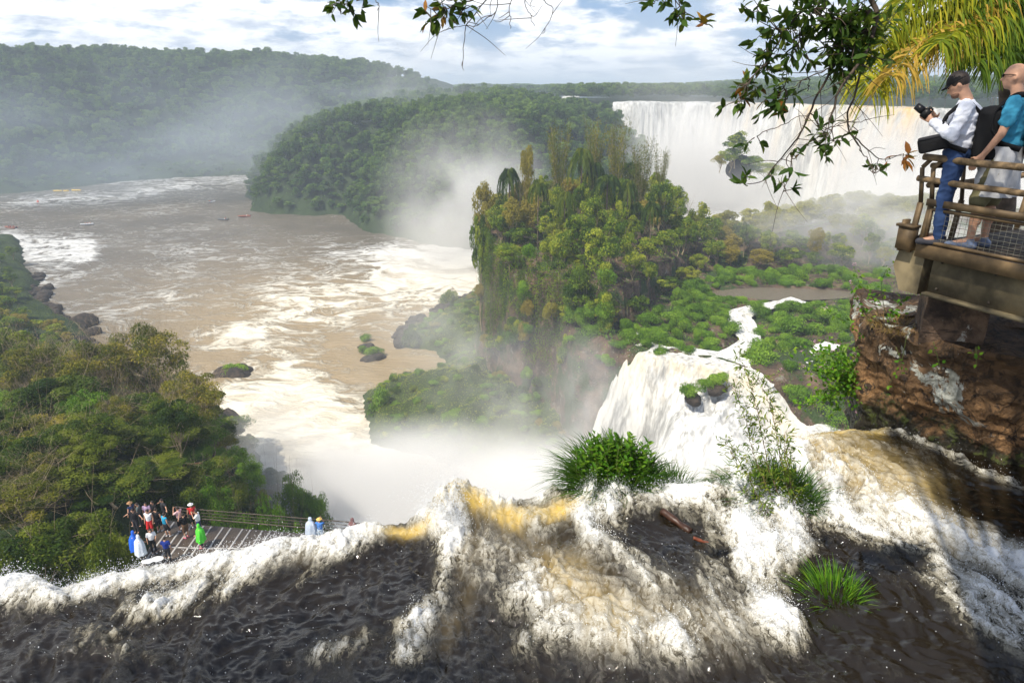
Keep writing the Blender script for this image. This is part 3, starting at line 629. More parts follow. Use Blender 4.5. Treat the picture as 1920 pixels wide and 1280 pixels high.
for px, py, y_, r0, l in [(990, 262, 163, 2.6, 'slim dark evergreen beside the leafless tree'), (905, 336, 168, 3.4, 'rounded tree leaning over the left edge of the central cliff'), (900, 395, 160, 3.2, 'leafy tree hanging over the cliff edge below the rounded one'), (1085, 395, 133, 3.8, 'yellow-green bushy tree in the middle of the cliff wood'),
                          (1050, 430, 131, 3.2, 'olive tree at the front of the cliff wood'), (1090, 505, 124, 4.2, 'broad olive bush tree overhanging the brown rock face'), (1245, 330, 160, 4.0, 'dark tree at the right shoulder of the cliff wood'), (1270, 345, 170, 3.4, 'dark green tree above the white gorge'), (1140, 590, 121, 2.6, 'yellowish tree on the lip of the brown cliff')]:
    pxtree('mid', px, py, y_, r0, l, 'forest_tree')
# shrubs of the low plateau
X, Y = scatter(LOWP, 3.3, r_, lambda x, y: y < 178); Z = h_isl(X, Y); sd1 = seg_dist(X, Y, STREAM); sd2 = seg_dist(X, Y, STREAM2); m = (sd1 > 2.6) & (sd2 > 2) & (sdf(X, Y, MOUND) < -1) & (np.hypot((X-60)/17, (Y-146)/5.5) > 1) & vis(X, Y, Z) & (Z > 15); X, Y, Z = X[m], Y[m], Z[m]
px, py = proj(np.stack([X, Y, Z], -1)); m = (px < 1660) & (py < 800); X, Y, Z = X[m], Y[m], Z[m]
X, Y, Z = [q[np.argsort(np.random.default_rng(2).uniform(size=len(X))+(px[m] > 1480)*.5)] for q in (X, Y, Z)]
for k in range(min(len(X), 190)): plant('shrub', 'shrub', (X[k], Y[k], Z[k]-.2), r_.uniform(.9, 3.4), r_.uniform(1.3, 3.3), 'rounded bright green shrub on the low plateau beside the stream', 'shrub', 'rounded shrubs on the low plateau', pn=('stem', 'foliage'))
for px, py, z, r0, h0, l in [(1478, 625, 27, 4.2, 3.6, 'large domed green bush right of the stream'), (1425, 690, 25.5, 4.2, 4.2, 'domed bush on a dark rock between the two streams'), (1345, 718, 25.2, 2.5, 2.4, 'upper green bush on the rock islet in the waterfall'), (1290, 740, 23.8, 2.4, 2.0, 'lower green bush on the rock islet in the waterfall'), (1320, 730, 24.4, 2.0, 2.0, 'middle green bush on the rock islet in the waterfall'), (1415, 580, 28, 2.6, 2.2, 'round bush at the head of the stream'), (1560, 600, 28, 4, 3, 'wide low bush behind the flowering shrub')]:
    plant('shrub', 'shrub', at(px, py, z), h0, r0, l, 'shrub', pn=('stem', 'foliage'))
# --- rocky shore below the cliff
X, Y = scatter(APRON, 2.9, r_); Z = h_apr(X, Y); m = (Z > 1.2) & vis(X, Y, Z); X, Y, Z = X[m], Y[m], Z[m]; q = r_.permutation(len(X)); X, Y, Z = X[q], Y[q], Z[q]
for k in range(min(len(X), 230)): plant('shrub' if r_.uniform() < .6 else 'shrub_olive', 'low_shrub', (X[k], Y[k], Z[k]-.3), r_.uniform(.8, 1.9), r_.uniform(1.2, 2.3), 'low green shrub on the misty rocky shore below the cliff', 'shrub', 'low shrubs on the rocky shore', pn=('stem', 'foliage'))
for px, py, z, r0, h0, l in [(686, 640, 0, 2.4, 2.6, 'small green bush on the farther of two river rocks'), (700, 668, 0, 3.4, 3.4, 'larger green bush on the nearer river rock'), (680, 662, 0, 2.0, 2.6, 'small bush at the left of the nearer river rock'), (440, 700, 0, 4.6, 3, 'low grassy hump standing alone in the brown river'), (738, 718, 0, 1.6, 3, 'small pointed bush in the water off the rocky shore'),
                          (845, 575, 1, 4, 6.4, 'rounded grey-green bush in the mist by the white water'), (768, 645, 1, 3.6, 5, 'dark green bush at the waterline of the rocky shore'), (712, 775, 1, 4, 7, 'pointed green bush at the tip of the rocky shore'), (850, 790, 5, 3, 3, 'bright flat-topped bush in the mist above the white water')]:
    plant('shrub_olive' if 'grey' in l or 'dark' in l else 'shrub', 'shrub', at(px, py, z), h0, r0, l, 'shrub', pn=('stem', 'foliage'))
# --- rocks
def rock_mesh(name, r0, seed, mat, flat=.7, n=18, amp=.35):
    r = np.random.default_rng(seed); th = np.linspace(0, 2*np.pi, n*2, endpoint=False); ph = np.linspace(.02, np.pi-.02, n); A, B = np.meshgrid(ph, th, indexing='ij')
    D = np.stack([np.sin(A)*np.cos(B), np.sin(A)*np.sin(B), np.cos(A)], -1); q = 1+amp*fbm(D[..., 0]*1.6+seed, D[..., 1]*1.6, D[..., 2]*1.6, 4, seed)
    for k in range(7): u = unit(r.normal(size=3)); q = np.minimum(q, r.uniform(.7, .95)/np.maximum((D*u).sum(-1), .05))
    V = (D*q[..., None]*np.array([1, 1, flat])*r0).reshape(-1, 3); m_ = 2*n; i = np.arange(n-1)[:, None]*m_; j = np.arange(m_)[None]; k = (j+1) % m_
    return raw(name, V, np.stack([i+j, i+m_+j, i+m_+k, i+k], -1).reshape(-1, 4), mat, False)
RK = [rock_mesh('boulder', 1.0, s_, M['wet_rock']) for s_ in (1, 2, 3, 4)]
def rock(p, s_, label, group=None, mat=None, k=None):
    o = link('boulder', RK[(k if k is not None else random.randrange(4))]); o.location = p; o.scale = (s_*random.uniform(.8, 1.3), s_*random.uniform(.8, 1.3), s_*random.uniform(.7, 1.1)); o.rotation_euler = (0, 0, random.uniform(0, 6)); return tag(o, label, 'boulder', group)
for q in range(60):
    k = q/59; s_ = resample(LEFT[2:9], 60)[q]; rock((s_[0]+r_.normal()*2, s_[1]+r_.normal()*2, .4), r_.uniform(1.2, 3.4), 'dark wet boulder on the river shore behind the left-hand trees', 'dark boulders along the left-hand river shore')
for q in range(26):
    s_ = resample([(-33, 184), (-31, 196), (-22, 214), (-13, 232)], 26)[q]; rock((s_[0]+r_.normal()*1.5, s_[1]+r_.normal()*1.5, 1.5), r_.uniform(1.2, 2.8), 'dark boulder along the waterline of the rocky shore', 'boulders along the rocky shore')
rock(aty(886, 575, 224), 4.2, 'big rounded brown boulder above the misty bush', k=1); rock(at(700, 672, 0), 3.0, 'dark rock under the green river bush', k=2); rock(at(686, 650, 0), 2.2, 'dark rock under the smaller river bush', k=3); rock(at(440, 702, -.6), 4.2, 'low dark rock under the lone grassy hump', k=0)
rock(at(1415, 700, 24.6), 3.0, 'dark rock carrying a domed bush between the streams', k=2); rock(at(1342, 728, 24.6), 1.8, 'dark rock islet in the waterfall', k=1); rock(at(1300, 748, 23.2), 1.5, 'low dark rock at the foot of the waterfall islet', k=3); rock(at(150, 608, .5), 5, 'flat dark boulder jutting into the river from the left shore', k=1)
# far islet in front of the long falls
q = rock(aty(1385, 318, 345), 6, 'misty rock standing in the white water before the long falls', k=2); q.scale[2] *= 2.2
for px, py, r0, h0, l in [(1385, 244, 9, 18, 'leafy crown on the misty rock in front of the long falls'), (1372, 276, 7, 12, 'misty bush below the leafy crown in front of the long falls'), (1352, 288, 5, 9, 'small misty bush left of the rock in front of the long falls'), (1410, 290, 9, 12, 'hazy bush right of the rock in front of the long falls'), (1440, 305, 9, 10, 'faint hazy bush furthest right in front of the long falls')]:
    x, y, z = aty(px, py, 340); plant('mid', 'islet_tree', (x, y, z-h0), h0, r0, l, 'tree')
for px, py, Y, l in [(1010, 330, 150, 'ragged palm at the front left of the cliff wood'), (1180, 330, 150, 'palm showing its trunk near the bamboo'), (1225, 372, 142, 'small palm at the right of the cliff wood'), (1060, 350, 142, 'short palm in the middle of the cliff wood')]: pxtree('palm', px, py, Y, 2.0, l, 'palm_tree', pn=('trunk', 'fronds'))
for px, py, Y, r0, l in [(1300, 330, 190, 3.4, 'bare pale tree above the misty wood'), (1195, 270, 172, 2.2, 'thin leafless tree beside the bamboo'), (1040, 300, 165, 2.4, 'small leafless tree left of the tall palm')]: pxtree('bare', px, py, Y, r0, l, 'bare_tree')
# --- vines on the rock faces
def cliff_cover(name, poly, n, z0, z1, hw, label, mat, leaf, keep, sd_, off=.5):
    r = np.random.default_rng(sd_); P = resample(poly, 600); T_ = unit(np.gradient(P, axis=0)); N_ = np.stack([-T_[:, 1], T_[:, 0]], 1)
    k = r.integers(0, 600, n); u = k+r.uniform(size=n); z = z0+(z1-z0)*r.uniform(size=n)
    m = keep(u, z); k, u, z = k[m], u[m], z[m]; n = len(k)
    bulge = off+1.1*np.abs(fbm(u/9, z/4, 0, 3, sd_))+.8*ss(z1-9, z1, z)
    c = np.column_stack([P[k]+N_[k]*bulge[:, None]+r.normal(size=(n, 2))*.25, z]); nn = np.column_stack([N_[k], np.full(n, .25)])+r.normal(size=(n, 3))*.5
    ax = r.normal(size=(n, 3))*.4+np.array([0, 0, -1.0]); V, Q = leaf_geo(c, nn, leaf*r.uniform(.6, 1.4, n), .45, r, 0, ax)
    return tag(link(name, raw(name, V, Q, M[mat], False, {'tint': np.repeat(np.clip(.5+.5*fbm(u/12, z/5, 0, 3, sd_+1)+r.normal(size=n)*.12, 0, 1), 4)})), label, 'vines', kind='stuff')
lc = [(-5, 225), (-8, 192), (-9, 168), (-6, 150), (1, 136), (9, 126), (17, 120)]
cliff_cover('hanging_vines', lc, 110000, 7, 39, 1, 'dense green curtain of vines hanging down the central cliff', 'leaf_island', .33, lambda u, z: fbm(u/26, z/14, 0, 4, 5)+ss(10, 34, z)*1.0+.35*(u < 380) > .22+.25*np.abs(fbm(u/4, z/30, 0, 2, 9)), 5)
cliff_cover('hanging_vines', [(16, 121), (12, 118.5), (20.5, 112.5), (23, 111.5)], 9000, 8, 29, 1, 'bright green creepers on the cliff beside the near waterfall', 'leaf_bright', .3, lambda u, z: fbm(u/30, z/14, 0, 4, 15)+ss(12, 30, z)*.7 > .3, 15)
# leafy carpet between the shrubs
def carpet(name, hf, poly, n, leaf, mat, label, sd_, zmin=1, keep=None):
    r = np.random.default_rng(sd_); P = np.array(poly); X = r.uniform(P[:, 0].min(), P[:, 0].max(), n); Y = r.uniform(P[:, 1].min(), P[:, 1].max(), n); m = sdf(X, Y, poly) > -1
    X, Y = X[m], Y[m]; Z = hf(X, Y); m = (Z > zmin) & vis(X, Y, Z)
    if keep is not None: m &= keep(X, Y)
    X, Y, Z = X[m], Y[m], Z[m]; b = .5+.5*fbm(X/2.2, Y/2.2, 0, 3, sd_); n = len(X)
    V, Q = leaf_geo(np.stack([X, Y, Z+b*.9*r.uniform(.3, 1, n)], 1), r.normal(size=(n, 3))*.45+[0, 0, 1], leaf*r.uniform(.6, 1.4, n), .5, r)
    return tag(link(name, raw(name, V, Q, M[mat], False, {'tint': np.repeat(np.clip(b+r.normal(size=n)*.15, 0, 1), 4)})), label, 'undergrowth', kind='stuff')
dry = lambda x, y: (seg_dist(x, y, STREAM) > 2.3) & (seg_dist(x, y, STREAM2) > 1.6) & (np.hypot((x-60)/17, (y-146)/5.5) > 1)
carpet('undergrowth', h_isl, LOWP, 240000, .28, 'leaf_bright', 'bright green undergrowth covering the low plateau', 3, 10, dry)
carpet('undergrowth', h_apr, APRON, 90000, .26, 'leaf_island', 'green undergrowth on the misty rocky shore below the cliff', 4, 1)
# --- left-hand hillside
carpet('hillside_undergrowth', h_left, [(-240, 325), (-200, 275), (-125, 195), (-92, 150), (-50, 116), (-30, 92), (-14, 40), (-10, 20), (-80, 15), (-260, 200)], 420000, .26, 'leaf_deep', 'dark green undergrowth on the left-hand hillside', 6, .8)
for px, py, Y, r0, kd, l in [
    (250, 610, 84, 8.5, 'open', 'wide olive tree with thin tan branches reaching out over the river'), (352, 700, 72, 6.5, 'open', 'sparse spreading tree with twigs hanging in front of the brown water'), (165, 640, 80, 7, 'open', 'yellowish tree behind the pale dead branches'),
    (60, 640, 84, 7, 'open', 'olive tree at the left edge above the rocky shore'), (90, 700, 66, 6.5, 'near', 'leafy tree under the olive crowns at the left edge'), (10, 610, 95, 6, 'near', 'dark green tree at the left edge by the river bend'),
    (250, 740, 64, 6, 'near', 'dense tree below the wide olive tree'), (170, 790, 56, 6, 'near', 'dense green tree halfway down the left-hand slope'), (40, 790, 56, 6, 'open', 'brownish open tree on the left-hand slope'), (300, 800, 60, 4.6, 'near', 'dense dark tree above the green gully'),
    (100, 860, 46, 5, 'near', 'green tree just above the walkway trees'), (10, 900, 40, 4.6, 'open', 'twiggy tree at the left edge above the walkway'), (200, 880, 47, 4.4, 'near', 'leafy tree behind the group of people'), (280, 860, 52, 4.2, 'near', 'leafy tree over the end of the walkway'), (120, 955, 36, 3.6, 'near', 'dark bush tree at the near end of the walkway'), (30, 990, 32, 3.6, 'near', 'dark bush tree low at the left edge'), (180, 985, 33, 2.8, 'near', 'dark leafy bush beside the people in blue ponchos'),
    (480, 905, 48, 3.2, 'brightnear', 'orange-tinged green tree beside the middle of the walkway railing'), (530, 935, 47, 2.4, 'brightnear', 'small tree at the outer side of the walkway railing'), (420, 925, 47, 2.8, 'brightnear', 'bright green tree behind the walkway railing'), (370, 890, 52, 3.2, 'brightnear', 'bright green tree left of the orange-tinged one'),
    (350, 840, 66, 3.6, 'brightnear', 'vivid green tree in the gully'), (430, 835, 84, 4.2, 'brightnear', 'round green tree above the white water'), (390, 870, 74, 3.6, 'brightnear', 'green tree lower in the gully'), (460, 862, 80, 3.4, 'brightnear', 'green tree fading into the mist'), (545, 880, 80, 3.4, 'brightnear', 'dim tree almost lost in the white mist'), (580, 905, 78, 3.2, 'brightnear', 'faint tree furthest into the mist')]:
    pxtree(kd, px, py, Y, r0, l, 'tree', h_left)

X, Y = scatter(LEFT, 5.6, r_, lambda x, y: (y > 24) & (y < 300)); Z = h_left(X, Y); m = (Z > 3) & vis(X, Y, Z) & ~((X > -24) & (Y < 37)); X, Y, Z = X[m], Y[m], Z[m]; o_ = np.argsort(Y)
o_ = np.concatenate([o_[Y[o_] < 125][:190], r_.permutation(o_[Y[o_] >= 125])[:60]])
for k in o_:
    kd = ('near', 'brightnear', 'open', 'near')[r_.integers(0, 4)]; small = (X[k] > -30) & (Y[k] < 46); kd = kd if Y[k] < 120 else 'mid'
    plant(kd, 'hillside_tree', (X[k], Y[k], Z[k]-.4), r_.uniform(2.2, 3.4) if small else r_.uniform(4.5, 7.5), r_.uniform(2.0, 2.8) if small else r_.uniform(3.0, 4.4), 'leafy tree filling the steep wooded left-hand hillside', 'tree', 'trees filling the left-hand hillside')

# bushes clinging to the cliff face
_P = resample(lc, 500)
def oncliff(px, py):
    w_ = ray(px, py); z = CAMZ+_P[:, 1]*w_[2]/w_[1]; ex = np.abs(_P[:, 0]-_P[:, 1]*w_[0]/w_[1]); k = int(np.argmin(ex)); return _P[k, 0], _P[k, 1]-.7, z[k]
rc_ = np.random.default_rng(64)
for k in range(74):
    px, py = rc_.uniform(925, 1185), 380+400*rc_.uniform()**1.15; x, y, z = oncliff(px, py)
    if z < 12 or z > 40: continue
    big = rc_.uniform(1.2, 2.6); plant('shrub_olive' if rc_.uniform() < .6 else 'shrub', 'cliff_bush', (x, y, z-big*.5), big*1.6, big, 'leafy bush clinging to the steep face of the central cliff', 'shrub', 'bushes clinging to the central cliff', pn=('stem', 'foliage'))
cliff_cover('hanging_vines', [(43.7, 97.8), (48.8, 91.2), (55, 82.5), (62, 72.5)], 26000, 10, 24, 1, 'bright green creepers on the ledge right of the near waterfall', 'leaf_bright', .3, lambda u, z: fbm(u/30, z/10, 0, 4, 25) > -.25, 25, 1.2)
carpet('headland_undergrowth', h_head, HEAD, 60000, 1.1, 'leaf_forest', 'dark green undergrowth between the headland trees', 8, 1, lambda x, y: y < 640)
# ======================= foreground river running over the lip =======================
WZ = 65.9
lip_px = [(-700, 1300), (-200, 1155), (0, 1104), (60, 1100), (110, 1116), (200, 1082), (300, 1058), (400, 1044), (520, 1024), (640, 1016), (720, 998), (790, 972), (860, 940), (940, 950), (1000, 932), (1060, 908), (1150, 900), (1300, 892), (1390, 858), (1440, 826), (1480, 806), (1560, 792), (1640, 790), (1900, 780), (2600, 770)]
LP = np.array([at(a, b, WZ)[:2] for a, b in lip_px])
def lipy(x): return np.interp(x, LP[:, 0], LP[:, 1])
def near_water():
    nx, ny, nf = 800, 470, 70
    xs = np.linspace(-7.6, 8.4, nx); L = lipy(xs)+.05*fbm(xs*1.3, 1, 0, 4, 3)+.03*fbm(xs*6, 1, 0, 3, 5)
    tt = np.concatenate([[-3.5, -2, -1, -.4], np.linspace(0, 1, ny)]); Y = 1.6+(L[:, None]-1.6)*tt[None]; X = np.broadcast_to(xs[:, None], Y.shape).copy()
    D = np.clip(L[:, None]-Y, 0, 99)
    PX, PY = proj(np.stack([X, Y, X*0+WZ], -1))
    def st(pts, w_, s_):
        return s_*np.exp(-(seg_dist(PX, PY, pts)/w_)**2)
    foam = np.zeros_like(X)+.02; amb = np.zeros_like(X); mud_glow = np.zeros_like(X); lift = np.zeros_like(X)
    for pts, w_, s_ in [([(-100, 1140), (60, 1120), (110, 1138), (200, 1100), (400, 1058), (640, 1032), (700, 1012)], 21, 1.1), ([(0, 1125), (70, 1125)], 26, .7),
        ([(190, 1225), (260, 1170), (380, 1110), (500, 1075)], 34, .62), ([(270, 1165), (420, 1130)], 26, .35), ([(560, 1115), (620, 1066), (650, 1045)], 18, .42),
        ([(835, 985), (850, 1050), (825, 1130), (790, 1200), (760, 1270)], 30, .55), ([(780, 965), (830, 925), (870, 908), (930, 935)], 30, .85), ([(840, 940), (845, 1000)], 26, .7),
        ([(960, 930), (1050, 912), (1120, 940), (1250, 955), (1360, 930)], 30, .75), ([(1300, 880), (1420, 940), (1480, 1010)], 60, .7),
        ([(1120, 1010), (1080, 1080), (1170, 1130), (1300, 1150), (1400, 1210)], 70, .42), ([(900, 1050), (980, 1160), (1060, 1240)], 50, .5), ([(1020, 1110), (1050, 1200), (1000, 1250)], 34, .6),
        ([(1150, 1240), (1300, 1270)], 60, .5), ([(1380, 1060), (1440, 1120), (1470, 1230)], 55, .62), ([(1000, 990), (1150, 985), (1260, 1010), (1380, 1000)], 36, .36), ([(1400, 1010), (1480, 1080)], 46, .55),
        ([(1500, 860), (1560, 940), (1640, 1010), (1740, 1060), (1800, 1090), (1940, 1170)], 46, .85), ([(1400, 890), (1520, 950)], 60, .8), ([(1560, 1010), (1640, 1090)], 40, .6), ([(1690, 1130), (1760, 1180), (1830, 1250), (1920, 1300)], 40, .55), ([(1800, 1190), (1900, 1230)], 26, .4), ([(1500, 850), (1600, 910), (1720, 1000)], 36, .32),
        ([(600, 1270), (700, 1230), (790, 1190)], 22, .28), ([(40, 1265), (200, 1255), (330, 1270)], 14, .22), ([(1640, 800), (1760, 870), (1900, 960)], 10, .42)]:
        q = st(pts, w_, s_); foam += q; lift += q*.035
    for pts, w_, s_ in [([(700, 1010), (820, 1003)], 16, 1.0), ([(840, 960), (900, 955), (960, 975), (1090, 962)], 28, 1.0), ([(1480, 822), (1560, 808), (1640, 815)], 22, .8)]: amb += st(pts, w_, s_)  # amber: sunlight through thin lip water, put into the colour
    for pts, w_, s_ in [([(1480, 850), (1600, 880), (1720, 980)], 60, .9), ([(1040, 1140), (1150, 1250)], 60, .6), ([(1640, 960), (1800, 1090)], 60, .5), ([(1560, 900), (1650, 1000)], 40, .4), ([(1150, 1200), (1350, 1240)], 90, .55), ([(960, 1030), (1060, 1090)], 70, .5), ([(1780, 1060), (1900, 1120)], 50, .5), ([(860, 1000), (880, 1120), (830, 1230)], 40, .4), ([(420, 1085), (640, 1055)], 16, .3)]: mud_glow += st(pts, w_, s_)  # silt tone and its sunlit glow, both put into the colour
    for pts, w_, s_ in [([(1500, 1150), (1600, 1230), (1680, 1290)], 75, .6), ([(1620, 1090), (1700, 1110)], 30, .5), ([(1210, 1010), (1290, 1020)], 34, .3), ([(1750, 980), (1900, 1040)], 30, .4), ([(450, 1200), (700, 1130), (780, 1100)], 60, .3)]:
        foam -= st(pts, w_, s_); mud_glow -= st(pts, w_, s_)
    # folded, flowing relief: streaks along the flow, billows with sharp creases
    wx = X+.30*fbm(X*.9, Y*.7, 0, 3, 21); wy = Y+.30*fbm(X*.8, Y*.8, 5, 3, 22)
    broad = fbm(wx*.75+wy*.3, wy*.5, 0, 3, 23); strk = fbm(wx*4.2+wy*.5, wy*.6, 0, 4, 24); bil = np.abs(fbm(wx*2.4+wy*.4, wy*1.3, 0, 5, 26, .6))*2.4; bil2 = np.abs(fbm(wx*8, wy*4.5, 0, 4, 28, .6))*2.2; rip = 1-np.abs(fbm(wx*10+wy*3, wy*6, 0, 3, 27))*2; fine = fbm(wx*16, wy*9, 0, 3, 29)
    fm = np.clip(foam, 0, 1.0); bump = .11*broad+.11*bil*(.18+fm)*(1-.7*np.exp(-(D/.5)**2)*(PX < 800))+.045*bil2*(.10+fm)*(1-.6*np.exp(-(D/.5)**2)*(PX < 800))+.026*rip*(1.1-.6*fm)+.007*fine*(.4+1.5*fm)+.045*strk
    foam = np.clip(foam, -.1, .92)
    crest = .22*np.exp(-((PX-858)/52)**2)*np.exp(-(D/.55)**2)+.08*np.exp(-((PX-1050)/60)**2)*np.exp(-(D/.5)**2)+.12*np.exp(-((PX-640)/200)**2)*np.exp(-(D/.5)**2)+.1*np.exp(-((PX-60)/70)**2)*np.exp(-(D/.4)**2)
    z = WZ+.10*D+bump+lift+crest-.22*np.exp(-(D/.30)**2)*ss(930, 1120, PX)
    X = X+.03*fine*fm+.03*fbm(wx*9, wy*9, 3, 3, 31)*fm; Y = Y+.05*fbm(wx*6, wy*6, 9, 3, 33)*fm
    foam = foam*(.74+.8*strk)+.26*(bil-.42)*(.35+fm)+.16*(bil2-.4)*(.25+fm)+.10*strk+.05*(rip-.6)+.10*(D < .12)
    foam *= np.where(D > 6, .5, 1); lp_ = np.exp(-(D/.30)**2)*ss(760, 640, PX); foam = foam*(1-.7*lp_)+.78*.7*lp_; mud_glow = mud_glow+.35*lp_
    Vt = np.stack([X, Y, z], -1); rows = [Vt[:, k] for k in range(Vt.shape[1])]; FO = [foam[:, k] for k in range(foam.shape[1])]; AM = [amb[:, k] for k in range(foam.shape[1])]; MU = [mud_glow[:, k] for k in range(foam.shape[1])]
    last = Vt[:, -1]
    for q in np.linspace(0, 1, nf+1)[1:]:     # falls away beyond the lip
        s_ = q**1.6*16; o = .12*s_**.5*1.2+.12*fbm(xs*2.2, s_*.8, 0, 4, 41)*min(1, s_*2)+.05*fbm(xs*9, s_*3, 0, 3, 43)*min(1, s_*3)
        rows.append(np.column_stack([last[:, 0], last[:, 1]+o, last[:, 2]-s_])); f_ = np.full(nx, .9)+.2*fbm(xs*3, s_, 0, 3, 47)
        FO.append(f_*min(1, .3+s_*3)+FO[-1]*0+foam[:, -1]*(1-min(1, .3+s_*3))); AM.append(amb[:, -1]*math.exp(-s_*3)); MU.append(mud_glow[:, -1]*math.exp(-s_))
    V = np.stack(rows, 1); f3 = lambda a: np.stack(a, 1).reshape(-1)
    t = NT('rushing_water'); p = t.pos(); fo, am, mu = t.attr('foam'), t.attr('amber'), t.attr('mud_glow')
    wv = t.noise(p, 2.2, 4, .6, out=1); vv = t.n('ShaderNodeVectorMath', operation='MULTIPLY_ADD'); t.l(wv, vv.inputs[0]); vv.inputs[1].default_value = (.35, .35, .35); t.l(p, vv.inputs[2]); q = vv.outputs[0]
    n1 = t.noise(q, 4.0, 8, .66, .4, stretch=(2.1, .38, 1)); n2 = t.noise(q, 15, 8, .70, .5, stretch=(1.9, .5, 1)); n3 = t.noise(p, 110, 3, .7)
    r1 = t.math('SUBTRACT', 1.0, t.math('ABSOLUTE', t.math('MULTIPLY', t.math('SUBTRACT', n1, .5), 12.0)), clamp=True); r2 = t.math('SUBTRACT', 1.0, t.math('ABSOLUTE', t.math('MULTIPLY', t.math('SUBTRACT', n2, .5), 9.0)), clamp=True)
    lace = t.math('MULTIPLY', t.math('ADD', t.math('MULTIPLY', r1, .20), t.math('MULTIPLY', r2, .16)), t.mr(fo, -.25, .3, .4, 1.0))
    x = t.math('ADD', t.math('ADD', fo, lace), t.math('ADD', t.math('MULTIPLY', t.math('SUBTRACT', n2, .5), t.mr(fo, 0, .5, .6, 1.25)), t.math('MULTIPLY', t.math('SUBTRACT', n3, .5), t.mr(fo, .1, .5, 0, .9))))
    f = t.mr(x, .16, 1.04, 0, 1, False)
    base = t.mix(t.mr(n1, .35, .65), (.005, .004, .0025), (.018, .014, .008)); base = t.mix(t.math('MULTIPLY', mu, t.mr(n1, .25, .6, .5, 1)), base, (.33, .245, .10)); base = t.mix(t.math('MULTIPLY', am, t.mr(n2, .3, .6, .75, 1)), base, (.58, .40, .09))
    fc = t.mix(t.mr(n2, .3, .6), (.55, .53, .46), (.78, .78, .76)); fc = t.mix(t.math('MULTIPLY', mu, .45, clamp=True), fc, (.80, .69, .46)); fc = t.mix(t.math('MULTIPLY', am, .4, clamp=True), fc, (.80, .66, .30))
    cr = t.n('ShaderNodeValToRGB'); e = cr.color_ramp.elements; e[0].position = 0; e[0].color = (.014, .010, .005, 1); e[1].position = 1; e[1].color = (.84, .84, .83, 1)
    for ps_, cl_ in ((.24, (.028, .023, .014)), (.46, (.19, .17, .12)), (.72, (.52, .50, .44))): q_ = e.new(ps_); q_.color = (*cl_, 1)
    t.l(f, cr.inputs[0]); c = t.mix(t.math('MULTIPLY', t.math('ADD', mu, am, clamp=True), t.mr(f, .15, 1.0, 1, .4)), cr.outputs[0], t.mix(f, base, fc)); h = t.math('ADD', t.math('ADD', t.math('MULTIPLY', n2, t.mr(f, 0, .4, .22, .7)), t.math('MULTIPLY', n3, t.mr(f, .1, .5, .02, .25))), t.math('MULTIPLY', f, .35))
    mat = t.done(t.princ(c, t.mr(f, 0, .6, .04, .4), t.bump(h, .5, .03), .5))
    tag(link('foreground_river', raw('foreground_river', V.reshape(-1, 3), grid_faces(nx, V.shape[1])[:, ::-1], mat, True, {'foam': f3(FO), 'amber': np.clip(f3(AM), 0, 1), 'mud_glow': np.clip(f3(MU), 0, 1)})), kind='structure')
    return V, np.stack(FO, 1)
NW, NF = near_water()
def wz(x, y):   # height of the foreground water at a point
    k = np.argmin((NW[..., 0]-x)**2+(NW[..., 1]-y)**2); return float(NW.reshape(-1, 3)[k, 2])
# flying droplets
def drops():
    r = np.random.default_rng(3); P = NW[:, 4:474].reshape(-1, 3); W_ = np.clip(NF[:, 4:474].reshape(-1)-.35, 0, 1)+.003; px, py = proj(P)
    W_ = W_*((px > -50) & (px < 1980) & (py < 1330)); W_ = W_*(1+9*np.exp(-((px-850)/90)**2-((py-950)/40)**2)+2*np.exp(-((px-1150)/100)**2-((py-940)/40)**2)+2.5*np.exp(-((px-1500)/160)**2-((py-1000)/90)**2))
    k = r.choice(len(P), 60000, p=W_/W_.sum()); h = r.exponential(.03, len(k)); c = P[k]+np.column_stack([r.normal(size=len(k))*.04, r.normal(size=len(k))*.04+.1*h, h+.005])
    k2 = r.integers(0, 1, 1); m = 1600; xs = r.normal(at(845, 930, WZ)[0]-.05, .22, m); cr = np.column_stack([xs, lipy(xs)+r.normal(size=m)*.12, WZ+.25+r.exponential(.12, m)]); c = np.vstack([c, cr])
    s_ = r.exponential(.0014, len(c))+.001; s_ = np.clip(s_, 0, .0045)
    O = np.array([(1, 0, 0), (-1, 0, 0), (0, 1, 0), (0, -1, 0), (0, 0, 1), (0, 0, -1)])*1.0; T3 = np.array([(0, 2, 4), (2, 1, 4), (1, 3, 4), (3, 0, 4), (2, 0, 5), (1, 2, 5), (3, 1, 5), (0, 3, 5)])
    st_ = np.column_stack([np.ones(len(c)), r.uniform(.8, 1.6, len(c)), r.uniform(.8, 2, len(c))]); V = c[:, None]+O[None]*(s_[:, None]*st_)[:, None]; Fc = (T3[None]+6*np.arange(len(c))[:, None, None]).reshape(-1, 3)
    t = NT('water_drops'); mt = t.done(t.princ((.8, .82, .84), .15, None, .6))
    tag(link('spray', raw('spray', V.reshape(-1, 3), Fc, mt, True)), 'white droplets flying above the rushing foreground water', 'spray', kind='stuff')
drops()
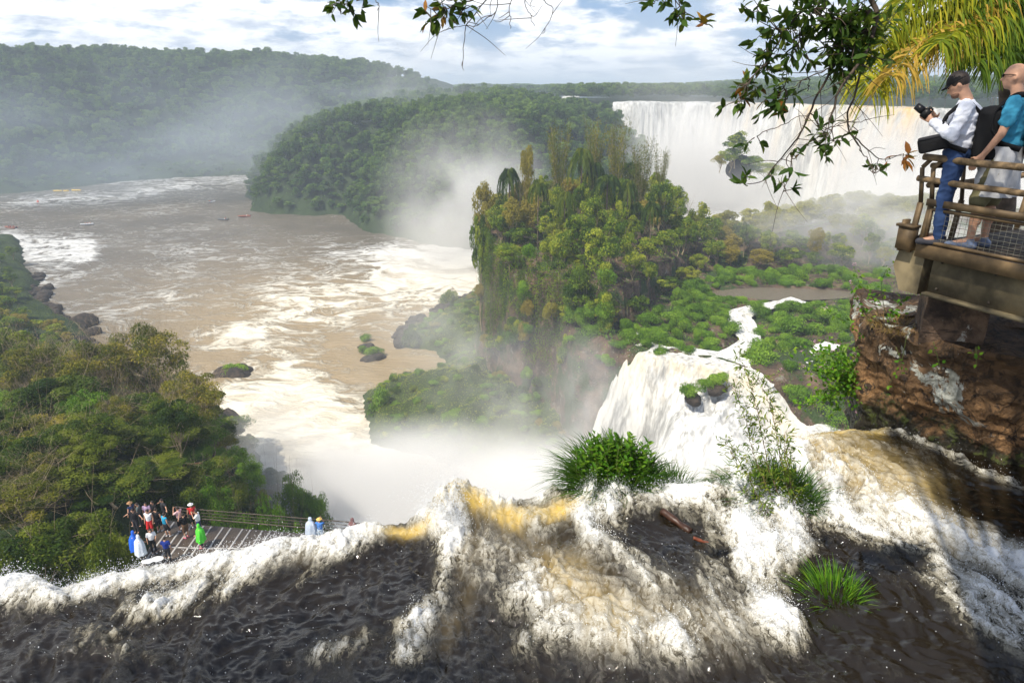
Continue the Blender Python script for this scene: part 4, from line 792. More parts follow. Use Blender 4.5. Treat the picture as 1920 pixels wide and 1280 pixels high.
# ======================= rock bank, stone pier =======================
def rock_skin(name, path, zb, mat, seed, n=260, m=110, depth=2.6, amp=.16):
    """path: list of (bottom xy, top xy, top z)"""
    B = smooth(resample([p[0] for p in path], n), 4); Tp = smooth(resample([p[1] for p in path], n), 4); tz = np.interp(np.linspace(0, 1, n), np.linspace(0, 1, len(path)), [p[2] for p in path])
    T_ = unit(np.gradient(B, axis=0)); N_ = np.stack([T_[:, 1], -T_[:, 0]], 1); V = []
    for q in np.concatenate([np.linspace(0, 1, m), np.linspace(1.02, 1.6, 24)]):
        qq = min(q, 1); P = B+(Tp-B)*qq; z = zb+(tz-zb)*qq
        s_ = np.arange(n)*.02; 
        d = amp*fbm(s_*1.1+seed, z*1.6, 0, 5, seed, .55)+amp*.5*(1-np.abs(fbm(s_*1.7, z*2.4, 0, 4, seed+3))*2)+.022*np.sign(np.sin(z*9+2*fbm(s_, z, 0, 2, 9)))*np.abs(np.sin(z*9+2*fbm(s_, z, 0, 2, 9)))**.4+.025*fbm(s_*9, z*9, 0, 3, seed+5)
        if q > 1:
            w_ = (q-1)/.6*depth; P = P-N_*w_; z = z+.10*fbm(s_*2, q*6, 0, 4, seed+7)+.04*w_; d = d*(1-(q-1)/.6)
        V.append(np.column_stack([P+N_*d[:, None], z]))
    V = np.stack(V, 1); return link(name, raw(name, V.reshape(-1, 3), grid_faces(n, V.shape[1]), mat, True))
def bank_mat():
    t = NT('lichened_rock'); p = t.pos(); sz = t.n('ShaderNodeSeparateXYZ'); t.l(p, sz.inputs[0]); n = t.noise(p, 2.2, 8, .68, .5); n2 = t.noise(p, 7, 7, .7, .4); li = t.noise(p, 1.5, 9, .72, .8); root = t.noise(p, 2.4, 5, .55, 1.4, stretch=(1, 1, .45))
    zz_ = t.math('ADD', sz.outputs[2], t.math('MULTIPLY', t.math('SUBTRACT', n, .5), 1.3))
    c = t.mix(t.mr(n, .34, .64), (.05, .030, .016), (.17, .10, .05)); c = t.mix(t.mr(zz_, 66.5, 67.0, 1, 0), c, t.mix(t.mr(n2, .35, .6), (.14, .075, .032), (.40, .225, .10)))
    c = t.mix(t.mr(n2, .52, .62), c, (.04, .026, .018)); rr = t.math('SUBTRACT', 1.0, t.math('ABSOLUTE', t.math('MULTIPLY', t.math('SUBTRACT', root, .5), 22.0))); c = t.mix(t.math('MULTIPLY', t.mr(rr, .2, .8), .65), c, (.03, .02, .012))
    c = t.mix(t.math('MULTIPLY', t.mr(li, .56, .59), t.mr(zz_, 66.3, 66.6)), c, t.mix(t.mr(n2, .4, .6), (.30, .30, .25), (.55, .56, .50)))
    c = t.mix(t.mr(zz_, 66.15, 66.38, 1, 0), c, t.mix(t.mr(n2, .52, .6), (.022, .018, .010), (.07, .085, .02)))
    h = t.math('ADD', t.math('ADD', n, t.math('MULTIPLY', n2, .6)), t.math('MULTIPLY', rr, .12)); return t.done(t.princ(c, t.mr(zz_, 66.1, 66.5, .35, .85), t.bump(h, 1.0, .10), .35))
M['bank'] = bank_mat()
o = rock_skin('rock_bank', [((5.6, 10.5), (5.5, 10.4), 67.0), ((4.95, 8.9), (4.85, 8.8), 67.1), ((4.55, 8.05), (4.42, 8.0), 67.36), ((5.0, 7.45), (4.6, 7.3), 67.36), ((5.25, 7.1), (4.9, 6.92), 67.36), ((5.7, 6.55), (5.36, 6.66), 67.34), ((6.4, 5.8), (6.3, 6.1), 67.4), ((7.6, 4.6), (7.6, 5.0), 67.5), ((9, 2), (9, 2.4), 67.6)], 65.4, M['bank'], 7, n=420, m=130)
tag(o, 'rusty brown lichen-blotched rock bank beside the dark water under the lookout', 'rock bank')
# stone pier under the lookout
def pier():
    V = []; n = 26
    b = bpy.data.meshes.new('p'); import bmesh; bm = bmesh.new(); bmesh.ops.create_cube(bm, size=1); bmesh.ops.subdivide_edges(bm, edges=bm.edges[:], cuts=n, use_grid_fill=True)
    for v in bm.verts:
        c = v.co.copy(); k = 1-.04*(abs(c.x*2)**8+abs(c.y*2)**8+abs(c.z*2)**8)/3; v.co = c*k+Vector([.035*float(fbm(c.x*3+q*7, c.y*3, c.z*3, 4, 3)) for q in range(3)])
    bm.to_mesh(b); bm.free(); b.name = 'stone_pier'; b.materials.append(M['pier']); o = link('stone_pier', b); o.scale = (.62, .60, .86); o.location = (4.98, 7.36, 67.66); o.rotation_euler = (0, 0, R(-24)); return o
M['pier'] = rock_mat('pier_stone', (.20, .13, .085), (.035, .025, .02), (.46, .44, .38), 3.2)
tag(pier(), 'blotched square stone pier carrying the steel lookout on the rock bank', 'stone pier')
# ======================= lookout platform (steel and logs) =======================
M['steel'] = simple('weathered_steel', (.15, .10, .05), .6, .5, 3, .25, .25); M['steel_dark'] = simple('dark_steel', (.07, .055, .04), .6, .5, 5, .2, .3)
M['log'] = simple('mossy_log', (.17, .115, .06), .85, .6, 9, .7); M['plank'] = simple('deck_plank', (.05, .038, .028), .8, .4, 6, .4); M['wire'] = simple('wire_mesh', (.20, .19, .15), .5, .3, 9, 0, .4); M['girder'] = simple('grimy_concrete_steel', (.17, .135, .075), .75, .6, 2.2, .5)
FZ = CAMZ-1.57; A = np.array([4.38, 7.25]); DR = unit(np.array([.43, -.90])); NI = np.array([-DR[1], DR[0]]); NI = NI if NI[0] > 0 else -NI
def lk(s_, w_, z): p = A+DR*s_+NI*w_; return np.array([p[0], p[1], FZ+z])
LOOK = empty('lookout_platform', lk(0, 0, 0), 0, 'rust-brown steel lookout with log handrails and wire panels jutting over the river', 'lookout'); LOOK_O = Vector(lk(0, 0, 0))
def lpart(mb, name, mat, sm=False):
    mb.v = [v-np.array(LOOK_O) for v in mb.v]; return mb.build(name, mat, LOOK, sm)
LEN = 4.6; WID = 1.75
b = MB()
for k in range(int(LEN/.14)): b.box((lk(.07+k*.14, WID/2, -.02)), (.13, WID, .04), np.stack([np.append(DR, 0), np.append(NI, 0), [0, 0, 1]], 1))
lpart(b, 'deck', M['plank'])
RT = np.stack([np.append(DR, 0), np.append(NI, 0), [0, 0, 1]], 1)
b = MB().box(lk(LEN/2+.1, .12, -.31), (LEN-.1, .10, .40), RT); b.box(lk(LEN/2+.1, .06, -.095), (LEN-.1, .16, .03), RT); b.box(lk(LEN/2+.1, .06, -.525), (LEN-.1, .16, .03), RT)
prof = [(-.22, -.10), (-.26, -.30), (-.14, -.56), (.08, -.56), (.08, -.06), (-.16, -.06)]
for w0, w1 in ((.02, .05),):
    V = [lk(s_, w_, z) for w_ in (w0, WID) for s_, z in prof]; n = 6; b.add(V, [(k, (k+1) % n, n+(k+1) % n, n+k) for k in range(n)]); b.add([lk(s_, w0, z) for s_, z in prof], [(0, 1, 2), (0, 2, 5), (2, 3, 5), (3, 4, 5)]); b.add([lk(s_, WID, z) for s_, z in prof], [(0, 2, 1), (0, 5, 2), (2, 5, 3), (3, 5, 4)])
lpart(b, 'girder', M['girder'])
for s_ in np.arange(.25, 4.5, .55):
    for z_ in (-.17, -.46): lpart(MB().ell(lk(s_, .066, z_), (.016, .016, .016), 8), 'bolt', M['steel_dark'])
b = MB()
for k in range(4): b.box(lk(.5+k*1.15, WID/2, -.2), (.06, WID-.2, .14), RT)
b.box(lk(LEN/2, WID-.1, -.3), (LEN, .1, .4), RT); lpart(b, 'cross_beam', M['steel_dark'])
b = MB().box(lk(-.13, -.03, .03), (.17, .10, .24), RT); b.box(lk(-.14, -.03, .165), (.20, .13, .03), RT); b.box(lk(-.2, .01, .05), (.03, .1, .34), RT); lpart(b, 'corner_bracket', M['steel'])
b = MB().box(lk(LEN/2, -.02, -.07), (LEN, .05, .14), RT); lpart(b, 'edge_beam', M['steel'])
def post(s_, w_, wd=.055, lean=0):
    b = MB(); b.beam(lk(s_, w_, -.12), lk(s_+.03, w_-.0, .42), wd, .03, up=np.append(NI, 0)); b.beam(lk(s_+.03, w_, .42), lk(s_-.01, w_-.03, .78), wd*.7, .022, up=np.append(NI, 0)); b.beam(lk(s_-.01, w_-.03, .78), lk(s_+.05, w_+.0, .87), wd*.7, .022, up=np.append(NI, 0)); lpart(b, 'post', M['steel'])
for s_ in (-.10, .02, 1.18, 1.26, 2.4, 3.6): post(s_, -.01)
for s_ in (.55, 1.2, 2.4, 3.6): post(s_, WID)
for w_ in (.55, 1.15, WID): post(-.02, w_, .05)
def log(a, bb, r0, nm='handrail'):
    t_ = np.linspace(0, 1, 30)[:, None]; P = np.array(a)+(np.array(bb)-np.array(a))*t_; r1 = np.random.default_rng(int(r0*9999)); P[:, 2] += .012*fbm(np.arange(30)*.3, r0*90, 0, 3, 5); b = MB().tube(P, r0*(1+.12*fbm(np.arange(30)*.5, r0*50, 0, 3, 7)), 12); lpart(b, nm, M['log'], True)
log(lk(-.12, -.03, .88), lk(LEN, -.03, .86), .034); log(lk(-.14, -.03, .66), lk(LEN, -.03, .60), .031)
log(lk(-.1, WID, .86), lk(LEN, WID, .86), .034); log(lk(-.1, WID, .62), lk(LEN, WID, .62), .028); log(lk(-.03, 0.0, .80), lk(-.03, WID+.1, .84), .03); log(lk(-.03, 0.0, .60), lk(-.03, WID+.1, .62), .03)
b = MB().beam(lk(.02, -.04, .44), lk(1.22, -.04, .43), .03, .07); b.beam(lk(1.28, -.04, .43), lk(LEN, -.04, .43), .03, .07); lpart(b, 'mid_rail', M['steel'])
def panel(s0, s1, w_=-.02, z0=.03, z1=.37):
    b = MB()
    for a, c in ((lk(s0, w_, z0), lk(s1, w_, z0)), (lk(s0, w_, z1), lk(s1, w_, z1)), (lk(s0, w_, z0), lk(s0, w_, z1)), (lk(s1, w_, z0), lk(s1, w_, z1))): b.beam(a, c, .03, .035, up=np.append(NI, .2))
    o = lpart(b, 'wire_panel', M['steel']); b = MB(); n = int((s1-s0)/.055)
    for k in range(1, n): b.tube([lk(s0+(s1-s0)*k/n, w_, z0), lk(s0+(s1-s0)*k/n, w_, z1)], .0022, 4, False)
    for k in range(1, 7): b.tube([lk(s0, w_, z0+(z1-z0)*k/7), lk(s1, w_, z0+(z1-z0)*k/7)], .0022, 4, False)
    b.v = [v-np.array(LOOK_O) for v in b.v]; b.build('mesh_wire', M['wire'], o)
panel(.07, 1.12); panel(1.32, 2.34); panel(2.46, 3.54); panel(.6, 1.15, WID); panel(1.3, 2.3, WID)
for s_ in (.12, 1.6, 2.7): lpart(MB().beam(lk(s_, WID*.98, 0), lk(s_, WID*.98, .84), .05, .05), 'inner_post', M['log'])
# ======================= people =======================
def hexc(r, g, b): return tuple((c/255/12.92 if c/255 <= .04045 else ((c/255+.055)/1.055)**2.4) for c in (r, g, b))
CM = {}
def cloth(name, col, rough=.85, var=.12):
    if name not in CM: CM[name] = simple(name, col, rough, var, 12, .25, 0, .25)
    return CM[name]
skinm = simple('skin', (.56, .31, .20), .5, .08, 20, 0, 0, .35); hairm = simple('dark_hair', (.03, .02, .015), .6, .3, 40, .3)
def caps(mb, a, b, ra, rb, n=12):
    a, b = np.array(a, float), np.array(b, float); mb.tube([a, b], [ra, rb], n); mb.ell(a, (ra,)*3, n); mb.ell(b, (rb,)*3, n)
def remesh(mb, name, vox, mat, it=3):
    me = mb.mesh('tmp', None); o = bpy.data.objects.new('tmp', me); C.objects.link(o)
    m = o.modifiers.new('r', 'REMESH'); m.mode = 'VOXEL'; m.voxel_size = vox; s_ = o.modifiers.new('s', 'SMOOTH'); s_.factor = .5; s_.iterations = it
    dg = bpy.context.evaluated_depsgraph_get(); dg.update(); out = bpy.data.meshes.new_from_object(o.evaluated_get(dg)); out.name = name
    bpy.data.objects.remove(o); bpy.data.meshes.remove(me); out.materials.clear(); out.materials.append(mat)
    out.polygons.foreach_set('use_smooth', np.ones(len(out.polygons), bool)); return out
J0 = dict(ank=(0, .10, .09), kne=(.02, .10, .50), hip=(0, .09, .92), pel=(0, 0, .96), wai=(0, 0, 1.10), che=(.0, 0, 1.30), nec=(-.01, 0, 1.48), hed=(.03, 0, 1.63), sho=(-.01, .185, 1.43), elb=(-.02, .25, 1.13), wri=(.06, .25, .88), toe=(.17, .12, .03))
def folds(me, amp, sc):
    n = len(me.vertices); co_ = np.empty(n*3, np.float32); me.vertices.foreach_get('co', co_); co_ = co_.reshape(-1, 3); no = np.empty(n*3, np.float32); me.vertices.foreach_get('normal', no); no = no.reshape(-1, 3)
    x, y, z = co_.T; d = (1-np.abs(fbm(x*sc+z*3, y*sc-z*2, z*sc*1.3, 3, 5))*3.2)*amp; me.vertices.foreach_set('co', (co_+no*d[:, None]).ravel().astype(np.float32)); me.update(); return me
def joints(**kw):
    J = {}
    for k, v in J0.items():
        if k in ('pel', 'wai', 'che', 'nec', 'hed'): J[k] = np.array(kw.get(k, v), float)
        else:
            for s_, m in (('L', 1), ('R', -1)): 
                q = kw.get(k+s_, None); J[k+s_] = np.array(q if q is not None else np.array(kw.get(k, v))*np.array([1, m, 1]), float)
    return J
def hand(mb, w_, fwd, palm_n, side, curl=.6, s_=1.0):
    """palm, four unequal bent fingers and a thumb off the side of the palm"""
    f = unit(np.array(fwd, float)); n = unit(np.array(palm_n, float)-f*np.dot(f, palm_n)); a = np.cross(n, f)*side
    for k in np.linspace(-.028, .028, 4): caps(mb, w_+a*k*.7, w_+f*.075*s_+a*k, .016, .013, 8)
    for k, L_ in zip(np.linspace(-.030, .030, 4), (.062, .078, .083, .072)):
        p = w_+f*.085*s_+a*k; d = f
        for q in range(3):
            e = p+d*L_*(.45, .32, .26)[q]*s_; caps(mb, p, e, .0095-.001*q, .0088-.001*q, 8); p = e; d = unit(d*math.cos(curl)+n*math.sin(curl))
    p = w_+f*.025+a*.028; d = unit(f*.6+a*.8+n*.35)
    for q in range(2): e = p+d*.036*s_; caps(mb, p, e, .0115, .010, 8); p = e; d = unit(d+f*.5+n*.3)
def body_parts(J, vox, shorts=False, sleeve='short', bow=0.0, hands=None, belly=0.0, face=True):
    P = {}; hd = J['hed']; cb, sb = math.cos(bow), math.sin(bow); RB = np.array([[cb, 0, sb], [0, 1, 0], [-sb, 0, cb]])
    def hp(x, y, z): return hd+RB @ np.array([x, y, z])
    b = MB(); caps(b, J['pel'], J['che'], .115, .12); caps(b, J['che'], J['nec'], .11, .058); caps(b, J['nec'], hp(-.01, 0, -.05), .056, .054)
    b.ell(hp(0, 0, .012), (.098, .077, .108), 18, RB); b.ell(hp(.035, 0, -.052), (.062, .052, .062), 14, RB); b.ell(hp(.062, 0, -.088), (.024, .028, .022), 10, RB)
    if face:
        caps(b, hp(.094, 0, .005), hp(.112, 0, -.022), .008, .013, 8); b.ell(hp(.088, 0, .03), (.016, .05, .012), 10, RB); b.ell(hp(.090, 0, -.052), (.012, .024, .010), 8, RB)
        for m in (1, -1): b.ell(hp(-.008, m*.078, -.008), (.019, .010, .032), 10, RB)
    for s_, m in (('L', 1), ('R', -1)):
        caps(b, J['sho'+s_], J['elb'+s_], .048, .038); caps(b, J['elb'+s_], J['wri'+s_], .038, .026); caps(b, J['che'], J['sho'+s_], .09, .05)
        caps(b, J['hip'+s_], J['kne'+s_], .082, .052); caps(b, J['kne'+s_], J['ank'+s_], .052, .036); c = J['kne'+s_]*.6+J['ank'+s_]*.4-np.array([.018, 0, 0]); b.ell(c, (.052, .05, .11), 12); caps(b, J['ank'+s_], J['toe'+s_], .036, .03)
        hf = (hands or {}).get(s_); f, n_, cu = hf if hf else (unit(J['wri'+s_]-J['elb'+s_]), (-.2, -m, 0), .35); hand(b, J['wri'+s_], f, n_, m, cu)
    P['body'] = remesh(b, 'body', vox, skinm, 2)
    b = MB(); b.ell(J['wai']+(J['pel']-J['wai'])*.3, (.135+belly, .165+belly, .12), 16); caps(b, J['wai'], J['che'], .142, .15); b.ell((J['che']+J['wai'])/2, (.135+belly, .178, .22), 16); b.ell(J['che']+[0, 0, .02], (.135, .19, .13), 16); b.ell(J['nec']+[0, 0, -.045], (.08, .085, .05), 12)
    for s_ in 'LR':
        S_, E_, W_ = J['sho'+s_], J['elb'+s_], J['wri'+s_]; caps(b, J['che']+[0, 0, .05], S_, .11, .064)
        if sleeve == 'long': caps(b, S_, E_, .066, .056); caps(b, E_, W_+(E_-W_)*.12, .055, .040)
        elif sleeve == 'short': caps(b, S_, S_+(E_-S_)*.62, .066, .064)
    P['shirt'] = folds(remesh(b, 'shirt', vox, skinm, 3), .011 if vox < .015 else .006, 7)
    b = MB(); b.ell(J['pel']-[0, 0, .01], (.128+belly*.7, .17, .12), 16)
    for s_ in 'LR':
        H_, K_, A_ = J['hip'+s_], J['kne'+s_], J['ank'+s_]
        if shorts: caps(b, H_, H_+(K_-H_)*1.0, .102, .086)
        else: caps(b, H_, K_, .098, .072); caps(b, K_, A_+(K_-A_)*.06, .070, .056)
    P['trousers'] = folds(remesh(b, 'shorts' if shorts else 'trousers', vox, skinm, 3), .010 if vox < .015 else .006, 6)
    for s_ in 'LR':
        b = MB(); A_, T_ = J['ank'+s_], J['toe'+s_]; a0 = np.array([A_[0], A_[1], .045]); caps(b, a0-[.035, 0, 0], [T_[0], T_[1], .036], .044, .036); caps(b, a0, A_-[0, 0, .005], .048, .046); P['shoe'+s_] = remesh(b, 'shoe', vox, skinm, 2)
    b = MB(); b.ell(hp(-.014, 0, .03), (.100, .086, .102), 18, RB); b2 = b.mesh('hair', skinm, True); me = b2
    P['hair'] = me; P['hp'] = hp; P['RB'] = RB
    return P
def put(name, me, root, mat=None):
    o = link(name, me, root)
    if mat: o.material_slots[0].link = 'OBJECT'; o.material_slots[0].material = mat
    return o
def person_obj(P, loc, rz, label, shirt, legs, shoe, hair=hairm, group=None, sc=1.0, hood=None, sub=None):
    o = empty('person', loc, rz, label, 'person', group); o.scale = (sc,)*3
    put('body', P['body'], o)
    if 'poncho' in P and shirt and hood: put('poncho', P['poncho'], o, hood)
    elif shirt: put('shirt', P['shirt'], o, shirt)
    if legs: put('shorts' if P.get('sh') else 'trousers', P['trousers'], o, legs)
    for s_ in 'LR': put('shoe', P['shoe'+s_], o, shoe)
    if hair: put('hair', P['hair'], o, hair)
    return o
# ---- the two men on the lookout ----
J1 = joints(hed=(.115, 0, 1.615), nec=(.02, 0, 1.485), che=(-.01, 0, 1.30), shoL=(.0, .185, 1.41), shoR=(.0, -.185, 1.41), elbL=(.07, .245, 1.13), elbR=(.10, -.22, 1.15), wriL=(.285, .085, 1.275), wriR=(.26, -.085, 1.26))
P1 = body_parts(J1, .0095, False, 'long', .62, {'L': ((.75, -.35, .35), (-.1, -1, .2), .75), 'R': ((.5, .35, .75), (.2, 1, 0), .7)})
m1 = lk(.13, .10, 0); T1 = Matrix.Translation(Vector(m1)) @ Matrix.Rotation(R(146), 4, 'Z') @ Matrix.Scale(.985, 4)
white = cloth('white_shirt_cloth', (.74, .76, .84)); denim = cloth('blue_denim', (.03, .06, .15)); black = cloth('black_fabric', (.005, .005, .006), .8); grey_shoe = cloth('blue_grey_shoe', (.16, .20, .30))
def fit(me, T): return me
o1 = person_obj(P1, tuple(m1), R(146), 'man in black cap and white long-sleeved shirt looking down at his camera', white, denim, cloth('dark_shoe', (.05, .05, .06)), hairm, sc=.985)
def hp_shell(hp, RB, mk, r=(.104, .088, .104), z0=.02, n=24):
    """cap crown: upper half of an egg"""
    b = MB(); th = np.linspace(0, 2*np.pi, n, endpoint=False); V = []
    for a in np.linspace(0, 1.5, 9):
        for t_ in th: V.append(hp(-.008+r[0]*math.sin(a)*math.cos(t_), r[1]*math.sin(a)*math.sin(t_), z0+r[2]*math.cos(a)+.004))
    i = np.arange(8)[:, None]*n; j = np.arange(n)[None]; k = (j+1) % n; b.add(V, np.stack([i+j, i+n+j, i+n+k, i+k], -1).reshape(-1, 4)); return b
b = hp_shell(P1['hp'], P1['RB'], 0); V = []
for q in np.linspace(0, 1, 7):
    for t_ in np.linspace(-1, 1, 11): w_ = math.sqrt(max(0, 1-(q**2.2)*.9)); V.append(P1['hp'](.080*math.sqrt(1-.55*t_*t_)+.072*q*math.sqrt(max(0, 1-.5*t_*t_)), .070*t_*w_, .048-.012*q-.014*t_*t_))
V2 = [v+P1['RB'] @ np.array([0, 0, -.005]) for v in V]; b.add(V, grid_faces(7, 11)); b.add(V2, grid_faces(7, 11)[:, ::-1]); link('cap', b.mesh('cap', black, True), o1)
# bits of the face
for m in (1, -1): link('eye', MB().ell(P1['hp'](.086, m*.032, .012), (.008, .011, .006), 8).mesh('eye', cloth('eye_dark', (.02, .015, .01)), True), o1)
b = MB(); b.ell(P1['hp'](.055, 0, -.078), (.05, .052, .036), 12, P1['RB']); link('stubble', b.mesh('stubble', cloth('stubble', (.16, .09, .06)), True), o1)
def local_thing(name, T, me, label, cat, parts=()):
    o = link(name, me); o.matrix_world = T; tag(o, label, cat)
    for nm, m_ in parts: link(nm, m_, o)
    return o
# camera
b = MB().box((.0, 0, 0), (.07, .14, .095)); b.box((0, 0, .055), (.05, .06, .03)); cm = b.mesh('camera', cloth('camera_black', (.012, .012, .012), .4), False)
lens = MB().tube([(.03, 0, 0), (.07, 0, 0), (.13, 0, 0)], [.038, .04, .036], 16).mesh('lens', cloth('lens_black', (.01, .01, .012), .3), True)
cam1 = local_thing('camera', T1 @ Matrix.Translation((.345, .015, 1.335)) @ Matrix.Rotation(R(-35), 4, 'Y'), cm, 'black camera held in both hands by the man in the cap', 'camera', [('lens', lens)])
def strap(pts, w_=.022, th=.006, name='strap', mat=None):
    P = smooth(resample(pts, 40), 4); b = MB(); T_ = unit(np.gradient(P, axis=0)); c0 = np.array([0, 0, 1.2]); 
    up = unit(P-np.array([[0, 0, 0]])*0-np.column_stack([P[:, 0]*0, P[:, 1]*0, P[:, 2]])); sdv = unit(np.cross(T_, up)); u2 = np.cross(sdv, T_)
    V = np.stack([P+sdv*w_+u2*th, P-sdv*w_+u2*th, P-sdv*w_-u2*th, P+sdv*w_-u2*th], 1).reshape(-1, 3); i = np.arange(39)[:, None]*4; j = np.arange(4)[None]; k = (j+1) % 4
    b.add(V, np.stack([i+j, i+k, i+4+k, i+4+j], -1).reshape(-1, 4)); return b.mesh(name, mat or black, True)
# camera bag
import bmesh
def rbox(name, size, bev, mat, seg=3, noise=0.0, taper=0):
    bm = bmesh.new(); bmesh.ops.create_cube(bm, size=1); bmesh.ops.scale(bm, vec=size, verts=bm.verts); bmesh.ops.bevel(bm, geom=bm.edges[:]+bm.verts[:], offset=bev, segments=seg, affect='EDGES', profile=.6)
    if noise or taper:
        bmesh.ops.subdivide_edges(bm, edges=bm.edges[:], cuts=2, use_grid_fill=True)
        for v in bm.verts:
            c = v.co; f = 1+taper*(c.z/size[2]); c.x *= f; c.y *= f
            c += Vector([noise*float(vn(c.x*14+q*5, c.y*14, c.z*14, 3)) for q in range(3)])
    me = bpy.data.meshes.new(name); bm.to_mesh(me); bm.free(); me.materials.append(mat); me.polygons.foreach_set('use_smooth', np.ones(len(me.polygons), bool)); return me
bagm = rbox('camera_bag', (.27, .15, .15), .035, black, 3, .006); lid = rbox('lid', (.25, .155, .03), .012, cloth('bag_trim', (.03, .03, .035)), 2)
for v in lid.vertices: v.co.z += .07
bag = local_thing('camera_bag', T1 @ Matrix.Translation((.22, .15, 1.045)) @ Matrix.Rotation(R(16), 4, 'Y'), bagm, 'black padded camera bag slung at the waist of the man in the white shirt', 'camera bag', [('lid', lid)])
link('strap', strap([(-.10, .02, .12), (-.26, -.02, .22), (-.34, -.16, .36)], .014), bag)
pk = rbox('backpack', (.24, .34, .52), .09, black, 4, .012, -.18); pocket = rbox('pocket', (.10, .26, .24), .045, cloth('pack_pocket', (.018, .018, .022)), 3, .006)
for v in pocket.vertices: v.co.x -= .13; v.co.z -= .11
tab = MB().box((-.187, .03, -.06), (.006, .05, .03)).mesh('badge', cloth('blue_badge', (.03, .03, .35)), False)
bp1 = local_thing('backpack', T1 @ Matrix.Translation((-.235, .01, 1.155)) @ Matrix.Rotation(R(4), 4, 'Y'), pk, 'bulging black backpack on the man in the white shirt', 'backpack', [('pocket', pocket), ('badge', tab)])
for m in (1, -1): link('shoulder_strap', strap([(.10, m*.12, .20), (.20, m*.15, .315), (.27, m*.15, .295), (.385, m*.155, .19), (.42, m*.17, .05), (.34, m*.20, -.09), (.16, m*.17, -.16)], .026, .007), bp1)
# second man
J2 = joints(hed=(.05, 0, 1.66), nec=(.0, 0, 1.50), ankL=(.10, .10, .09), toeL=(.28, .14, .03), kneL=(.10, .10, .50), elbL=(.03, .25, 1.15), wriL=(.15, .22, .93), elbR=(.03, -.25, 1.15), wriR=(.15, -.22, .93))
P2 = body_parts(J2, .0105, True, 'short', .05, None, .02); P2['sh'] = True
m2 = lk(.47, .29, 0); T2 = Matrix.Translation(Vector(m2)) @ Matrix.Rotation(R(140), 4, 'Z') @ Matrix.Scale(1.0, 4)
khaki = cloth('khaki_cloth', (.16, .145, .075)); teal = cloth('teal_cloth', (.045, .27, .42))
o2 = person_obj(P2, tuple(m2), R(140), 'bald man in sunglasses, teal T-shirt and khaki shorts behind the man in the cap', teal, khaki, grey_shoe, None, sc=1.0)
hp = P2['hp']; b = MB(); b.tube([hp(.098, .045, .022), hp(.04, .081, .022), hp(-.01, .084, .012)], .004, 6); b.tube([hp(.098, -.045, .022), hp(.04, -.081, .022), hp(-.01, -.084, .012)], .004, 6)
for m in (1, -1): b.ell(hp(.099, m*.033, .016), (.010, .028, .017), 12)
link('sunglasses', b.mesh('sunglasses', cloth('glasses_black', (.008, .008, .008), .2), True), o2)
# jacket tied round his waist
V = []; n = 48
for q, z in enumerate(np.linspace(1.03, .55, 16)):
    for k in range(n):
        a = k/n*2*math.pi; open_ = math.exp(-((a-0.0)/.5)**2)+math.exp(-((a-2*math.pi)/.5)**2); dz = z+(.42*open_*(1.03-z)*1.6 if q else 0); rr_ = .175+.05*(1.03-z)+.02*math.sin(a*9+q*.25)*min(1, q/4)+.012*float(vn(a*3, z*8, 0, 3)); V.append((rr_*.92*math.cos(a), rr_*1.12*math.sin(a), dz))
i = np.arange(15)[:, None]*n; j = np.arange(n)[None]; k = (j+1) % n; b = MB().add(V, np.stack([i+j, i+n+j, i+n+k, i+k], -1).reshape(-1, 4)); b.tube([(.19, -.1, 1.02), (.20, .02, 1.0), (.19, .12, 1.02), (.2, .13, .85)], [.03, .035, .03, .025], 8)
link('tied_jacket', b.mesh('tied_jacket', cloth('grey_white_jacket', (.52, .52, .53)), True), o2)
bp2 = local_thing('backpack', T2 @ Matrix.Translation((-.28, .0, 1.18)), rbox('backpack', (.24, .32, .50), .08, black, 4, .010, -.1), 'black backpack on the bald man at the edge of the picture', 'backpack')
for m in (1, -1): link('shoulder_strap', strap([(.10, m*.12, .22), (.20, m*.14, .33), (.30, m*.145, .315), (.42, m*.155, .18), (.42, m*.175, .02), (.32, m*.20, -.12), (.14, m*.17, -.17)], .026, .007), bp2)
# ---- small figures ----
PS = {'shorts': body_parts(joints(ankR=(.10, -.1, .09), kneR=(.12, -.1, .5), toeR=(.27, -.12, .03)), .02, True, 'none', .1), 'long': body_parts(joints(elbL=(.06, .25, 1.15), wriL=(.25, .2, 1.1)), .02, False, 'short', .1),
      'photo': body_parts(joints(elbL=(.14, .25, 1.30), elbR=(.14, -.25, 1.30), wriL=(.26, .08, 1.56), wriR=(.26, -.08, 1.56)), .02, True, 'short', .0),
      'arms': body_parts(joints(elbL=(.0, .42, 1.30), elbR=(.0, -.42, 1.30), wriL=(.05, .58, 1.18), wriR=(.05, -.58, 1.2)), .02, False, 'short', .2)}
for k in ('shorts', 'photo'): PS[k]['sh'] = True
def poncho_mesh():
    V = []; n = 28; rows = [(1.80, .02), (1.78, .09), (1.70, .125), (1.60, .125), (1.52, .13), (1.45, .22), (1.30, .31), (1.10, .35), (.90, .38), (.70, .40), (.58, .41)]
    for q, (z, r0) in enumerate(rows):
        for k in range(n): a = k/n*2*math.pi; r1 = r0*(1+.09*math.sin(a*7+q*.5)*(q > 5)); V.append((r1*.72*math.cos(a)+(.02 if q < 5 else 0), r1*math.sin(a), z+.03*math.sin(a*3)*(q > 8)))
    i = np.arange(10)[:, None]*n; j = np.arange(n)[None]; k = (j+1) % n; return MB().add(V, np.stack([i+j, i+n+j, i+n+k, i+k], -1).reshape(-1, 4)).mesh('poncho', skinm, True)
pon = poncho_mesh(); PS['poncho'] = dict(PS['long']); PS['poncho']['poncho'] = pon
PZ = 46.0
W = lambda n_, c: cloth(n_, c)
